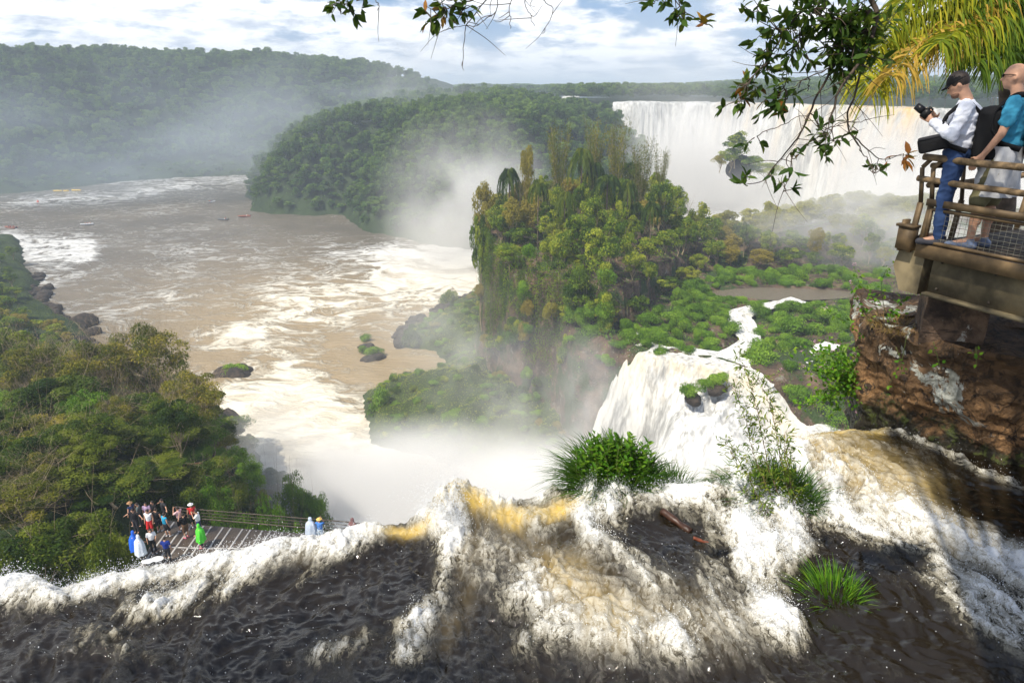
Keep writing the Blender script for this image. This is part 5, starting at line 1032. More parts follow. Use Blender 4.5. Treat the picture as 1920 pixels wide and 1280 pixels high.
SM = [((380, 1026), 'poncho', 200, 'person in a bright green rain poncho standing in the open middle of the walkway', 'x', None, 'shoe_pink', 'green'),
 ((376, 1001), 'photo', 190, 'person in a white and blue top raising both hands just behind the green poncho', 'white_cloth', 'navy_cloth', 'shoe_white', None),
 ((365, 988), 'shorts', 120, 'person in a red vest and white cap leaning by the outer railing', 'red_cloth', 'dark_cloth', 'shoe_white', 'cap'),
 ((351, 1008), 'photo', 150, 'person in a black strappy top and brown shorts photographing left of the green poncho', 'black_cloth', 'brown_cloth', 'shoe_pink', None),
 ((341, 995), 'photo', 160, 'person in a pale pink top with raised arms behind the black strappy top', 'pink_cloth', 'black_cloth', 'shoe_white', None),
 ((315, 1006), 'shorts', 60, 'person in a bright blue vest and dark shorts walking on the walkway', 'blue_cloth', 'dark_cloth', 'shoe_white', None),
 ((300, 997), 'shorts', 90, 'person in a black vest just left of the bright blue vest', 'black_cloth', 'dark_cloth', 'shoe_white', None),
 ((285, 1001), 'shorts', 270, 'person in a white T-shirt and red shorts', 'white_cloth', 'red_cloth', 'shoe_white', None),
 ((258, 998), 'arms', 260, 'person in black holding both arms out at the dark end of the walkway', 'black_cloth', 'dark_cloth', 'shoe_dark', None),
 ((281, 983), 'long', 280, 'person in a pale purple shirt in the back row of the group', 'purple_cloth', 'dark_cloth', 'shoe_dark', None),
 ((294, 981), 'long', 250, 'person in a black shirt right of the pale purple shirt', 'black_cloth', 'dark_cloth', 'shoe_dark', None),
 ((312, 979), 'arms', 230, 'dark-clothed person with bare arms alone near the start of the railing', 'dark_cloth', 'dark_cloth', 'shoe_dark', None),
 ((266, 985), 'long', 200, 'person in a grey shirt in the shade left of the pale purple shirt', 'grey_cloth', 'dark_cloth', 'shoe_dark', None),
 ((253, 986), 'shorts', 160, 'person with a brown sunhat at the left end of the back row', 'navy_cloth', 'dark_cloth', 'shoe_dark', 'hat'),
 ((290, 1036), 'long', 300, 'person in a white T-shirt and dark trousers in the lower row of the group', 'white_cloth', 'black_cloth', 'shoe_white', None),
 ((258, 1043), 'poncho', 20, 'person in a blue rain poncho at the left edge of the walkway', 'x', None, 'shoe_dark', 'blue'),
 ((268, 1052), 'poncho', 40, 'person in a milky white rain poncho below the blue poncho', 'x', None, 'shoe_dark', 'clear'),
 ((317, 1053), 'long', 100, 'person in a navy shirt seen from behind at the near railing', 'navyb_cloth', 'dark_cloth', 'shoe_dark', None),
 ((586, 1014), 'poncho', 80, 'person in a pale see-through poncho with a blue hood beside the far railing', 'x', None, 'shoe_white', 'paleblue'),
 ((603, 1016), 'photo', 90, 'person in a blue top and yellow hat with raised arms beside the far railing', 'midblue_cloth', 'paleblue_cloth', 'shoe_white', 'yellow'),
 ((664, 1016), 'poncho', 60, 'person in a dark brownish poncho at the far end of the railing', 'x', None, 'shoe_dark', 'brown')]
COLS = dict(white_cloth=(.75, .75, .75), navy_cloth=(.03, .05, .12), red_cloth=(.55, .03, .03), dark_cloth=(.03, .03, .035), black_cloth=(.012, .012, .014), brown_cloth=(.14, .08, .05), pink_cloth=(.70, .45, .45), blue_cloth=(.02, .30, .50), purple_cloth=(.38, .28, .42), grey_cloth=(.10, .12, .12), navyb_cloth=(.01, .03, .20), midblue_cloth=(.06, .20, .55), paleblue_cloth=(.4, .5, .6), shoe_pink=(.6, .15, .25), shoe_white=(.65, .65, .65), shoe_dark=(.04, .04, .04),
            green=(.10, .62, .05), blue=(.02, .12, .60), clear=(.62, .66, .70), paleblue=(.45, .52, .62), brown=(.16, .08, .08), cap=(.8, .8, .8), hat=(.35, .2, .1), yellow=(.75, .5, .15))
hatm = MB().ell((.02, 0, 1.70), (.115, .10, .085), 14).tube([(.02, 0, 1.675), (.02, 0, 1.69)], [.17, .16], 16).mesh('hat', skinm, True)
for (px, py), ps, rz, lab, sh, lg, so_, ex in SM:
    c = lambda n_: cloth(n_, COLS[n_])
    x, y, z = at(px, py, PZ); isp = ps == 'poncho'
    o = person_obj(PS[ps], (x, y, z), R(rz), lab, skinm if isp else c(sh), c(lg) if lg else c('dark_cloth'), c(so_), None if (ex in ('cap', 'hat', 'yellow') or isp) else hairm, sc=random.uniform(.86, .95), hood=c(ex) if isp else None)
    if ex in ('cap', 'hat', 'yellow'): put('hat', hatm, o, c(ex))
# ======================= lower walkway =======================
WO = np.array([(-20.6, 34.2), (-18.6, 33.75), (-9.0, 32.45), (-6.5, 32.0)]); WI = np.array([(-19.8, 29.2), (-17.5, 29.4), (-12.5, 30.0), (-6.5, 29.6)])
WK = empty('walkway', (-15, 31, PZ), 0, 'railed viewing walkway with pale cross strips, crowded with small figures below the fall', 'walkway'); WKO = np.array([-15, 31, PZ])
def wpart(mb, name, mat, par=WK): mb.v = [v-WKO for v in mb.v]; return mb.build(name, mat, par)
n = 60; O_, I_ = resample(WO, n), resample(WI, n); b = MB(); V = [(*O_[k], PZ) for k in range(n)]+[(*I_[k], PZ) for k in range(n)]+[(*O_[k], PZ-.25) for k in range(n)]+[(*I_[k], PZ-.25) for k in range(n)]
Q = []
for k in range(n-1): Q += [(k, n+k, n+k+1, k+1), (2*n+k, 2*n+k+1, 3*n+k+1, 3*n+k), (k, k+1, 2*n+k+1, 2*n+k), (n+k, 3*n+k, 3*n+k+1, n+k+1)]
Q += [(0, 2*n, 3*n, n), (n-1, 2*n-1, 4*n-1, 3*n-1)]; b.add(V, Q)
t = NT('walkway_grating'); p = t.pos(); g = t.noise(p, 18, 3, .6); g2 = t.noise(p, 1.2, 5, .6); c = t.mix(t.mr(g, .35, .65), (.045, .032, .022), (.13, .10, .075)); c = t.mix(t.mr(g2, .45, .7), c, (.05, .04, .035)); wpart(b, 'deck', t.done(t.princ(c, .6, t.bump(g, .5, .02), .4)))
sm = simple('pale_strip', (.42, .40, .38), .7, .2, 6); k0 = 0
for s_ in np.arange(.06, .97, .043):
    k = int(s_*(n-1)); a = np.array([*O_[k], PZ+.012]); c = np.array([*(I_[max(0, k-3)]*.97+O_[k]*.03), PZ+.012]); wpart(MB().beam(a*.98+c*.02, c, .10, .02), 'cross_strip', sm)
mid = (O_+I_)/2; b = MB()
for k in range(4, n-4, 3): b.beam((*mid[k], PZ+.018), (*mid[k+3], PZ+.018), .09, .016)
wpart(b, 'centre_strip', sm)
def railing(P, name, hh=1.05):
    b = MB(); P3 = lambda q, z: (*P[q], PZ+z)
    for z, r0 in ((hh, .035), (hh-.22, .02), (.42, .04), (.62, .02)): b.tube([P3(q, z) for q in range(len(P))], r0, 5)
    o = wpart(b, name, M['steel_dark'])
    for q in range(0, len(P), 3):
        bb = MB().beam(P3(q, -.2), P3(q, hh), .07, .07); bb.v = [v-WKO for v in bb.v]; bb.build('post', M['steel_dark'], o)
railing(O_[4:], 'outer_railing'); railing(I_[10:], 'inner_railing')
b = MB()
for q in range(4, n, 12): b.tube([(*((O_[q]+I_[q])/2), PZ-.2), (*((O_[q]+I_[q])/2+[0, .3]), PZ-9)], .16, 8)
wpart(b, 'support', M['steel_dark'])
for px, py, l in [(277, 1051, 'white oval panel on the walkway, nearer the milky white poncho'), (295, 1047, 'white oval panel on the walkway, nearer the navy shirt')]:
    x, y, z = at(px, py, PZ+.25); b = MB().ell((0, 0, 0), (.34, .24, .03), 20).box((0, 0, -.12), (.08, .08, .22)); o = b.build('oval_panel', simple('white_panel', (.75, .75, .75), .5, .05), None, True, (x, y, z)); tag(o, l, 'panel')
# small brown shelter roof among the trees of the gully
def shelter():
    x, y, z = at(352, 880, 33); o = empty('shelter', (x, y, z-2.4), .5, 'small rusty-roofed shelter half hidden among the gully trees', 'shelter'); MB().add([(-1.6, -1.3, 2.2), (1.6, -1.3, 2.2), (1.6, 1.3, 2.2), (-1.6, 1.3, 2.2), (-.5, 0, 3), (.5, 0, 3)], [(0, 1, 5, 4), (2, 3, 4, 5)]).add([(-1.6, -1.3, 2.2), (1.6, -1.3, 2.2), (1.6, 1.3, 2.2), (-1.6, 1.3, 2.2), (-.5, 0, 3), (.5, 0, 3)], [(1, 2, 5), (3, 0, 4)]).build('roof', simple('rust_roof', (.28, .11, .04), .8, .3, 3), o)
    for a in (-1.4, 1.4):
        for c in (-1.1, 1.1): MB().box((a, c, 1.1), (.14, .14, 2.2)).build('post', M['log'], o)
shelter()
# ======================= boats =======================
def boat_proto(tubecol, L=8.0, Wd=2.6):
    t_ = np.linspace(-1, 1, 40); P = np.column_stack([np.where(np.abs(t_) < .35, L/2*np.cos(t_/.35*np.pi/2)**.8, -L*.55*(np.abs(t_)-.35)/.65), np.sign(t_)*np.minimum(1, (np.abs(t_)/.35)**.8)*Wd/2, .35+.35*np.exp(-(t_/.25)**2)])
    hull = MB().tube(P, .30, 10); deck = MB().add([(p[0], p[1], .12) for p in P]+[(p[0]*.9, p[1]*.2, -.3) for p in P], [(k, k+1, 41+k, 40+k) for k in range(39)]); deck.add([(L*.45, 0, .3), (-L*.52, -Wd/2, .2), (-L*.52, Wd/2, .2)], [(0, 1, 2)])
    return dict(tube=hull.mesh('tube_hull', simple('boat_tube_'+tubecol[0], tubecol[1], .5, .1), True), deck=deck.mesh('floor', simple('boat_floor', (.12, .12, .13), .7), False), motor=MB().box((-L*.56, 0, .7), (.4, .45, .8)).mesh('outboard_motor', cloth('black_fabric', (.012,)*3), False), con=MB().box((-L*.2, 0, .7), (.6, .7, .9)).mesh('console', cloth('white_cloth', (.75,)*3), False))
BP = {k: boat_proto((k, c)) for k, c in (('orange', (.30, .09, .05)), ('white', (.65, .66, .68)), ('grey', (.10, .11, .12)))}
def boat(px, py, rz, kind, label, sc=1.0, crew=6):
    x, y, z = at(px, py, .15); o = empty('inflatable_boat', (x, y, z), R(rz), label, 'boat'); o.scale = (sc,)*3; p = BP[kind]
    link('tube_hull', p['tube'], o); link('floor', p['deck'], o); link('outboard_motor', p['motor'], o); link('console', p['con'], o)
    for k in range(crew):
        a = R(rz); lx, ly = (-2.2+k//2*1.5)*sc, (-.5+(k % 2)*1.0)*sc; vest = [('red_cloth', (.55, .03, .03)), ('orange_vest', (.6, .2, .03)), ('navy_cloth', (.03, .05, .12))][k % 3]
        person_obj(PS['long'], (x+lx*math.cos(a)-ly*math.sin(a), y+lx*math.sin(a)+ly*math.cos(a), z-.3*sc), a, 'passenger in the '+label.split(' on the')[0].split(' riding')[0], cloth(*vest), cloth('dark_cloth', (.03, .03, .035)), cloth('shoe_dark', (.04,)*3), hairm, group='passengers in the '+label.split(' on the')[0].split(' riding')[0], sc=.9)
boat(20, 427, 170, 'orange', 'orange inflatable boat on the river at the left edge', .8, 6)
boat(163, 421, 215, 'white', 'white inflatable boat on the open river', .75, 5)
boat(397, 379, 60, 'white', 'small white boat on the river furthest upstream', .65, 3)
boat(418, 412, 175, 'grey', 'dark grey boat on the river beside the headland', .7, 2)
boat(458, 406, 200, 'orange', 'reddish boat on the river closest to the headland', .8, 5)
ym = simple('yellow_float', (.75, .50, .03), .6, .1)
for px, w_, l in [(108, 15, 'left yellow float moored at the far bank'), (124, 9, 'short middle yellow float moored at the far bank'), (143, 16, 'long right yellow float moored at the far bank')]:
    x, y, z = at(px, 358 if px < 130 else 357, .3); tag(MB().tube([(-w_*.22, 0, 0), (-w_*.2, 0, .1), (w_*.2, 0, .1), (w_*.22, 0, 0)], [.1, .5, .5, .1], 8).build('yellow_float', ym, None, True, (x, y, z)), l, 'float')
x, y, z = at(71, 378, .3); tag(MB().ell((0, 0, 0), (.7, .7, .7), 12).tube([(0, 0, .5), (0, 0, 1.2)], .12, 6).build('buoy', simple('buoy_orange', (.75, .10, .03), .5, .05), None, True, (x, y, z)), 'small orange buoy floating near the far bank', 'buoy')
# walkway end and white bird left out of reach of the lens are not needed
# ======================= near plants =======================
def leaf7(c, ax, nrm, L, asp=.42):
    """pointed oval leaves with a folded midrib"""
    n = len(c); ax = unit(ax); nrm = unit(nrm-ax*(nrm*ax).sum(1, keepdims=True)); b = np.cross(nrm, ax); L = np.broadcast_to(L, (n,))[:, None]; W_ = L*asp
    pts = [c, c+ax*L*.5-nrm*L*.04, c+ax*L-nrm*L*.12, c+ax*L*.3+b*W_*.5+nrm*L*.05, c+ax*L*.68+b*W_*.40+nrm*L*.02, c+ax*L*.3-b*W_*.5+nrm*L*.05, c+ax*L*.68-b*W_*.40+nrm*L*.02]
    V = np.stack(pts, 1).reshape(-1, 3); o = np.arange(n)[:, None]*7
    return V, (o+np.array([0, 1, 4, 3])), (o+np.array([0, 5, 6, 1])), (o+np.array([1, 2, 4])), (o+np.array([1, 6, 2]))
def leaf_obj(name, c, ax, nrm, L, mat, tint, parent, asp=.42):
    V, q1, q2, t1, t2 = leaf7(c, ax, nrm, L, asp); return link(name, raw(name, V, [np.concatenate([q1, q2]), np.concatenate([t1, t2])], mat, False, {'tint': np.repeat(tint, 7)}), parent)
def blades(n, R0, L, r, lean=.7, wd=.009, segs=7, up=1.0, tintc=.5, sway=(0, 0)):
    a = r.uniform(0, 2*np.pi, n); q = np.sqrt(r.uniform(0, 1, n))*R0; ln = L*r.uniform(.5, 1.15, n); le = lean*r.uniform(.25, 1.25, n)*(.4+.8*q/R0); base = np.stack([q*np.cos(a), q*np.sin(a), -.05*np.ones(n)], 1)
    a2 = a+r.normal(size=n)*.7; d = np.stack([np.cos(a2)+sway[0], np.sin(a2)+sway[1], 0*a2], 1); side = np.stack([-np.sin(a2+r.normal(size=n)*.8), np.cos(a2), .2*r.normal(size=n)], 1); side = unit(side)
    V = []; t_ = np.linspace(0, 1, segs)
    for k, s_ in enumerate(t_):
        c = base+d*(ln*np.sin(le)*s_**1.7)[:, None]; c[:, 2] += ln*up*(s_*np.cos(le*.5)-.42*le*s_**3); w_ = wd*(1-s_**2.5)*(.6+.4*min(1, s_*5)); V += [c+side*w_, c-side*w_]
    V = np.stack(V, 1); o = (np.arange(n)*2*segs)[:, None]; Q = np.concatenate([o+np.array([2*k, 2*k+1, 2*k+3, 2*k+2]) for k in range(segs-1)])
    return V.reshape(-1, 3), Q, np.repeat(np.clip(tintc+r.normal(size=n)*.2, 0, 1), 2*segs)
M['blade'] = leaf_mat('grass_blade', (.010, .034, .005), (.03, .10, .010), (.12, .20, .02), .35, .1)
M['lushleaf'] = leaf_mat('lush_leaf', (.03, .10, .008), (.08, .23, .014), (.24, .38, .03), .4, .1)
def tussock(px, py, z, parts_, label, seed, shoots=0, mat='blade'):
    x, y, _ = at(px, py, z); o = empty('grass_tussock', (x, y, z), 0, label, 'grass tussock'); r = np.random.default_rng(seed)
    for k, (dx, dy, R0, L, n, lean) in enumerate(parts_):
        V, Q, ti = blades(n, R0, L, r, lean, .006 if R0 < .24 else .008, sway=(-.14, .1)); V = V+np.array([dx, dy, 0]); link('blades', raw('blades', V, Q, M[mat], False, {'tint': ti}), o)
    if shoots:
        mb = MB(); cs, axs, ns, ls = [], [], [], []
        for k in range(shoots):
            a = r.uniform(0, 6.28); R1 = r.uniform(0, .38); b0 = np.array([R1*math.cos(a), R1*math.sin(a)*.6, 0]); H = r.uniform(.35, .74)*(1-.4*R1); tp = b0+np.array([r.normal()*.07, r.normal()*.05, H]); u = np.linspace(0, 1, 9)[:, None]; P = b0+(tp-b0)*u+np.array([.04, 0, 0])*np.sin(u*3.1)*r.normal(); mb.tube(P, np.linspace(.005, .002, 9), 5)
            for q in range(16):
                c = P[0]+(P[-1]-P[0])*(.35+.65*q/15); al = q*2.4; ax = np.array([math.cos(al), math.sin(al), .35+.4*(q > 12)]); cs.append(c); axs.append(ax); ns.append([0, 0, 1]+r.normal(size=3)*.3); ls.append(r.uniform(.05, .09))
        link('stem', mb.mesh('stem', M['blade_stem'], True), o); leaf_obj('leaf_shoots', np.array(cs), np.array(axs), np.array(ns), np.array(ls), M['lushleaf'], r.uniform(.2, .8, len(cs)), o, .38)
    return o
M['blade_stem'] = simple('green_stem', (.10, .13, .03), .7)
tussock(1150, 920, WZ-.05, [(0, 0, .34, .62, 1900, .95), (-.2, .02, .2, .55, 700, 1.2), (.22, .0, .25, .5, 800, 1.2), (0, -.12, .4, .35, 700, 1.6)], 'big lush grass tussock with leafy shoots on the lip of the fall', 4, 150)
tussock(1258, 925, WZ-.03, [(0, 0, .17, .40, 420, .9)], 'smaller grass tussock just right of the big lush one', 5, 0)
tussock(1440, 955, WZ+.02, [(0, 0, .30, .52, 1900, 1.25), (.15, 0, .25, .58, 1000, 1.2), (.02, -.1, .34, .38, 800, 1.7)], 'wide dark tussock around the foot of the slender sapling', 6)
tussock(1560, 1150, WZ+.06, [(0, 0, .12, .46, 700, .6), (.14, .02, .09, .36, 320, .5), (-.18, .06, .22, .26, 600, 1.2)], 'half drowned bright green grass clump standing in the torrent', 7, 0, 'lushleaf')
tussock(1372, 1030, WZ+.08, [(0, 0, .10, .13, 110, 1.0)], 'small sunken tuft of grass washed over by foam', 8, 0, 'lushleaf')
tussock(1415, 985, WZ+.06, [(0, 0, .06, .12, 60, 1.0)], 'tiny tuft of grass below the slender sapling', 9, 0, 'lushleaf')
# slender sapling leaning out of the water
def sapling():
    r = np.random.default_rng(12); x0, y0, z0 = at(1515, 1016, WZ+.05); o = empty('sapling', (x0, y0, z0), 0, 'slender bare-stemmed sapling with narrow leaves leaning left out of the torrent', 'sapling'); O_ = np.array([x0, y0, z0]); mb = MB(); cs, axs, ns, ls = [], [], [], []
    def P_(px, py, Y): return np.array(aty(px, py, Y))-O_
    stems = [([(1515, 1016, y0), (1470, 950, y0+.35), (1440, 880, y0+.5), (1425, 790, y0+.55), (1400, 700, y0+.6), (1385, 668, y0+.6)], .007), ([(1512, 1018, y0), (1480, 930, y0+.3), (1462, 850, y0+.45), (1445, 760, y0+.5), (1420, 705, y0+.5)], .006), ([(1517, 1014, y0), (1450, 940, y0+.2), (1415, 860, y0+.4), (1395, 770, y0+.4), (1370, 720, y0+.45)], .005), ([(1518, 1018, y0), (1490, 960, y0+.25), (1478, 890, y0+.3), (1470, 815, y0+.35)], .005), ([(1512, 1012, y0), (1440, 965, y0+.1), (1405, 900, y0+.2), (1360, 830, y0+.3)], .004)]
    for pts, r0 in stems:
        P = smooth(resample([P_(*p) for p in pts], 40), 6); P += .008*r.normal(size=P.shape)*np.linspace(0, 1, 40)[:, None]; mb.tube(P, np.linspace(r0, .0015, 40), 6)
        for q in range(12, 40):
            for rep in range(3):
                d = unit(r.normal(size=3)+[0, 0, .6]); L_ = r.uniform(.05, .16); T_ = np.linspace(P[q], P[q]+d*L_, 3); mb.tube(T_, [.0012, .001, .0006], 3, False)
                for s_ in range(4): c = P[q]+d*L_*(.3+.7*s_/3); cs.append(c); axs.append(d+r.normal(size=3)*.7-[0, 0, .25]); ns.append(r.normal(size=3)*.5+[0, 0, 1]); ls.append(r.uniform(.035, .07))
    link('stem', mb.mesh('stem', simple('tan_stem', (.15, .10, .05), .7), True), o); leaf_obj('foliage', np.array(cs), np.array(axs), np.array(ns), np.array(ls), M['leafy'], np.clip(r.normal(size=len(cs))*.25+.5, 0, 1), o, .22)
M['leafy'] = leaf_mat('sapling_leaf', (.05, .10, .012), (.12, .21, .02), (.30, .32, .05), .35, .1); sapling()
# driftwood
for px, py, px2, py2, r0, l in [(1242, 958, 1295, 998, .035, 'dark wet driftwood log jammed in the rapids below the grass'), (1300, 1008, 1330, 1020, .016, 'short reddish stick in the foam beside the driftwood log')]:
    a = np.array(at(px, py, WZ+.22)); c = np.array(at(px2, py2, WZ+.17)); P = np.linspace(a, c, 14); P[:, 2] += .01*fbm(np.arange(14)*.5, 1, 0, 3, 8)
    o = MB().tube(P, r0*(1+.25*fbm(np.arange(14)*.7, 3, 0, 3, 6)), 10).build('driftwood', simple('wet_wood', (.05, .022, .012) if r0 > .02 else (.20, .06, .03), .35, .4, 14, .6), None, True); tag(o, l, 'driftwood')
# flowering shrub beside the bank
def leafy_shrub(name, label, stems, seed, nl, leafL, mat, asp=.62, fl=0, spread=.10, rad=.005):
    r = np.random.default_rng(seed); O_ = np.array(stems[0][0]); o = empty(name, tuple(O_), 0, label, 'shrub' if 'shrub' in name else 'creeper'); mb = MB(); cs, axs, ns, ls, fc = [], [], [], [], []
    for pts in stems:
        P = smooth(resample([np.array(p)-O_ for p in pts], 30), 5); P += r.normal(size=3)*.02*np.linspace(0, 1, 30)[:, None]; mb.tube(P, np.linspace(rad, .0015, 30), 5)
        for q in range(nl):
            k = r.integers(6, 30); d = unit(r.normal(size=3)+[-.1, -.1, .2]); c = P[k]+d*spread*r.uniform(.1, 1.0); cs.append(c); axs.append(unit(d+r.normal(size=3)*.5+[0, 0, -.35])); ns.append(r.normal(size=3)*.45+[-.35, -.45, 1]); ls.append(leafL*r.uniform(.55, 1.25))
            if q % 5 == 0: mb.tube(np.linspace(P[k], c, 3), .0012, 3, False)
        if fl and r.uniform() < fl: fc.append(P[-1])
    link('stem', mb.mesh('stem', M['blade_stem'], True), o); leaf_obj('foliage', np.array(cs), np.array(axs), np.array(ns), np.array(ls), mat, np.clip(r.normal(size=len(cs))*.25+.5, 0, 1), o, asp)
    if fc:
        b = MB()
        for c in fc:
            for k in range(10): b.ell(c+r.normal(size=3)*.012, (.005,)*3, 6)
        b.build('blossom', simple('pink_blossom', (.55, .33, .42), .7), o)
    return o
r9 = np.random.default_rng(77); base = np.array([4.72, 8.35, 66.2]); st_ = []
for k in range(64):
    tx, ty = r9.uniform(1495, 1640), r9.uniform(650, 775); e = np.array(aty(tx, ty, r9.uniform(7.9, 8.6))); b0 = base+np.array([r9.normal()*.1, r9.normal()*.08, 0]); st_.append([b0, (b0+e)/2+[0, 0, .12], e])
leafy_shrub('flowering_shrub', 'bright green flowering shrub growing against the left end of the rock bank', st_, 21, 26, .062, M['lushleaf'], .6, .45, .09)
st_ = [[np.array(aty(*p)) for p in s_] for s_ in [[(1650, 600, 7.9), (1640, 560, 7.8), (1610, 520, 7.7), (1604, 490, 7.7)], [(1660, 590, 7.9), (1650, 540, 7.8), (1660, 505, 7.7), (1690, 500, 7.7), (1720, 520, 7.6)], [(1640, 610, 7.9), (1600, 560, 7.8), (1590, 530, 7.8)], [(1670, 600, 7.8), (1690, 560, 7.7), (1730, 545, 7.6)], [(1630, 640, 8), (1580, 600, 7.9), (1545, 575, 7.9)], [(1620, 660, 8), (1560, 640, 8), (1520, 640, 8)], [(1660, 610, 7.8), (1680, 580, 7.6), (1700, 590, 7.5)], [(1610, 700, 8), (1550, 660, 8), (1490, 650, 8), (1470, 690, 8.1)]]]
leafy_shrub('flowering_creeper', 'thin flowering stems sprouting from the top of the rock bank under the lookout', st_, 22, 30, .05, M['lushleaf'], .6, .9, .05, .004)
st_ = [[np.array(aty(*p)) for p in s_] for s_ in [[(1700, 630, 7.1), (1690, 680, 7.1), (1660, 730, 7.3), (1640, 760, 7.4)], [(1750, 640, 6.9), (1765, 690, 6.8)], [(1830, 650, 6.7), (1835, 690, 6.6)], [(1680, 650, 7.2), (1700, 700, 7.1)]]]
leafy_shrub('creeper', 'sparse green creeper trailing over the brown face of the rock bank', st_, 23, 9, .055, M['lushleaf'], .6, 0, .05, .004)
# dry grass on top of the bank
V, Q, ti = blades(500, .35, .16, np.random.default_rng(31), 1.3, .004); x, y, z = aty(1690, 585, 7.7); o = link('dry_grass', raw('dry_grass', V, Q, leaf_mat('straw', (.16, .09, .03), (.28, .18, .07), (.42, .30, .12), .2, .1), False, {'tint': ti}), None, (x, y, 67.36)); tag(o, 'straw-coloured dry grass on top of the rock bank', 'grass', kind='stuff')
# ======================= overhanging branches =======================
M['branch'] = simple('branch_bark', (.075, .055, .04), .85, .4, 20, .4); M['overleaf'] = leaf_mat('overhanging_leaf', (.018, .045, .008), (.05, .10, .014), (.20, .22, .03), .22, .1); M['oldleaf'] = leaf_mat('autumn_leaf', (.16, .05, .015), (.35, .14, .03), (.45, .30, .05), .3, .1)
def branch_thing(label, lines, clusters, Y0, seed, leafL=.064):
    r = np.random.default_rng(seed); O_ = np.array(aty(*lines[0][0][0], Y0)); o = empty('overhanging_branch', tuple(O_), 0, label, 'branch'); mb = MB(); allp = []
    for pts, r0 in lines:
        dpt = r.normal()*.08; P = np.array([np.array(aty(px, py, Y0+dpt*q/len(pts)))-O_ for q, (px, py) in enumerate(pts)]); P = smooth(resample(P, 60), 5); P += np.stack([.010*fbm(np.arange(60)*.15, seed, q, 3, 5) for q in range(3)], 1)
        mb.tube(P, np.linspace(r0, max(r0*.25, .0012), 60), 7); allp.append(P)
        for k in range(int(len(pts)*1.3)):
            q = r.integers(8, 58); d = unit(r.normal(size=3)+unit(P[-1]-P[0])*.8); L_ = r.uniform(.06, .22); W_ = np.array([P[q], P[q]+d*L_*.5+r.normal(size=3)*.01, P[q]+d*L_+r.normal(size=3)*.02]); mb.tube(smooth(resample(W_, 8), 2), np.linspace(.0018, .0007, 8), 4, False)
    AP = np.concatenate(allp); cs, axs, ns, ls, old = [], [], [], [], []
    for (px, py, rad, n, *f) in clusters:
        c0 = np.array(aty(px, py, Y0))-O_; k = np.argmin(((AP-c0)**2).sum(1)); R1 = rad/1280*Y0*1.0
        for q in range(max(2, n//4)):
            e = c0+r.normal(size=3)*R1*.55*np.array([1, .6, 1]); s_ = AP[k] if q % 2 else c0; m = (s_+e)/2+r.normal(size=3)*.02; W_ = smooth(resample([s_, m, e], 8), 2); mb.tube(W_, np.linspace(.0024, .001, 8), 4, False); d0 = unit(e-s_)
            for w_ in range(5 if n > 4 else 3):
                c = W_[int(r.integers(4, 8))]; ax = unit(d0*.7+r.normal(size=3)*.75+[0, 0, -.1]); cs.append(c); axs.append(ax); ns.append(r.normal(size=3)*.7+[0, -.3, .8]); ls.append(leafL*r.uniform(.5, 1.1)); old.append(bool(f) and r.uniform() < f[0])
    cs, axs, ns, ls, old = map(np.array, (cs, axs, ns, ls, old)); link('limb', mb.mesh('limb', M['branch'], True), o)
    for msk, nm, mt in ((~old, 'leaves', 'overleaf'), (old, 'autumn_leaves', 'oldleaf')):
        if msk.any(): leaf_obj(nm, cs[msk], axs[msk], ns[msk], ls[msk], M[mt], np.clip(r.normal(size=msk.sum())*.22+.35, 0, 1), o, .40)
    return o
branch_thing('large leafy branch hanging down in front of the long falls at the upper right', [([(1650, -120), (1627, -10), (1642, 18), (1643, 50), (1631, 83), (1605, 128), (1581, 160), (1563, 190), (1554, 235)], .014), ([(1631, 18), (1617, 71), (1587, 98), (1557, 131), (1536, 169), (1520, 211), (1495, 261), (1462, 303), (1427, 341), (1397, 347)], .007), ([(1643, 53), (1628, 89), (1605, 166), (1590, 208), (1591, 246), (1617, 276), (1649, 300), (1692, 290)], .006), ([(1643, 45), (1546, 22), (1514, 18), (1502, -20)], .005), ([(1620, 59), (1575, 113), (1557, 125), (1522, 145), (1471, 169)], .005),
    ([(1514, 12), (1465, 65), (1438, 119), (1424, 131), (1397, 166), (1378, 192)], .005), ([(1520, 211), (1540, 245), (1563, 268), (1600, 262)], .003), ([(1486, 291), (1480, 332), (1468, 362)], .003), ([(1498, 282), (1533, 258), (1554, 238), (1625, 225)], .003), ([(1591, 246), (1620, 290), (1640, 325)], .003), ([(1640, 30), (1590, 10), (1560, -30)], .006), ([(1420, 255), (1440, 245), (1520, 211)], .002), ([(1515, 170), (1517, 145)], .002)],
    [(1600, 60, 60, 170), (1570, 95, 45, 100), (1545, 50, 50, 90), (1500, 70, 45, 64), (1520, 30, 40, 40), (1590, 120, 30, 40), (1450, 60, 38, 34), (1440, 90, 30, 20), (1428, 135, 30, 34), (1400, 165, 26, 26, .1), (1385, 190, 22, 22, .1), (1470, 165, 40, 34, .08), (1450, 185, 25, 20, .1), (1605, 20, 50, 60), (1560, 245, 34, 22), (1600, 238, 24, 8), (1415, 258, 16, 5), (1475, 296, 36, 12, .15), (1440, 328, 26, 8), (1398, 334, 16, 5), (1469, 358, 18, 5), (1548, 290, 28, 8), (1525, 275, 20, 6), (1638, 325, 26, 12, .3), (1694, 288, 16, 8, 1.0), (1570, 140, 30, 20), (1420, 20, 26, 10), (1395, 12, 20, 8)], 3.1, 41)
branch_thing('leafy sprig dangling from the top edge right of the middle', [([(1330, -120), (1290, -30), (1262, 0), (1280, 20), (1310, 40)], .004), ([(1262, -10), (1230, 4), (1215, 10)], .002)], [(1275, 12, 22, 14), (1270, 32, 12, 6), (1312, 42, 14, 6, .6), (1222, 8, 12, 5), (1250, -5, 20, 8)], 3.3, 42)
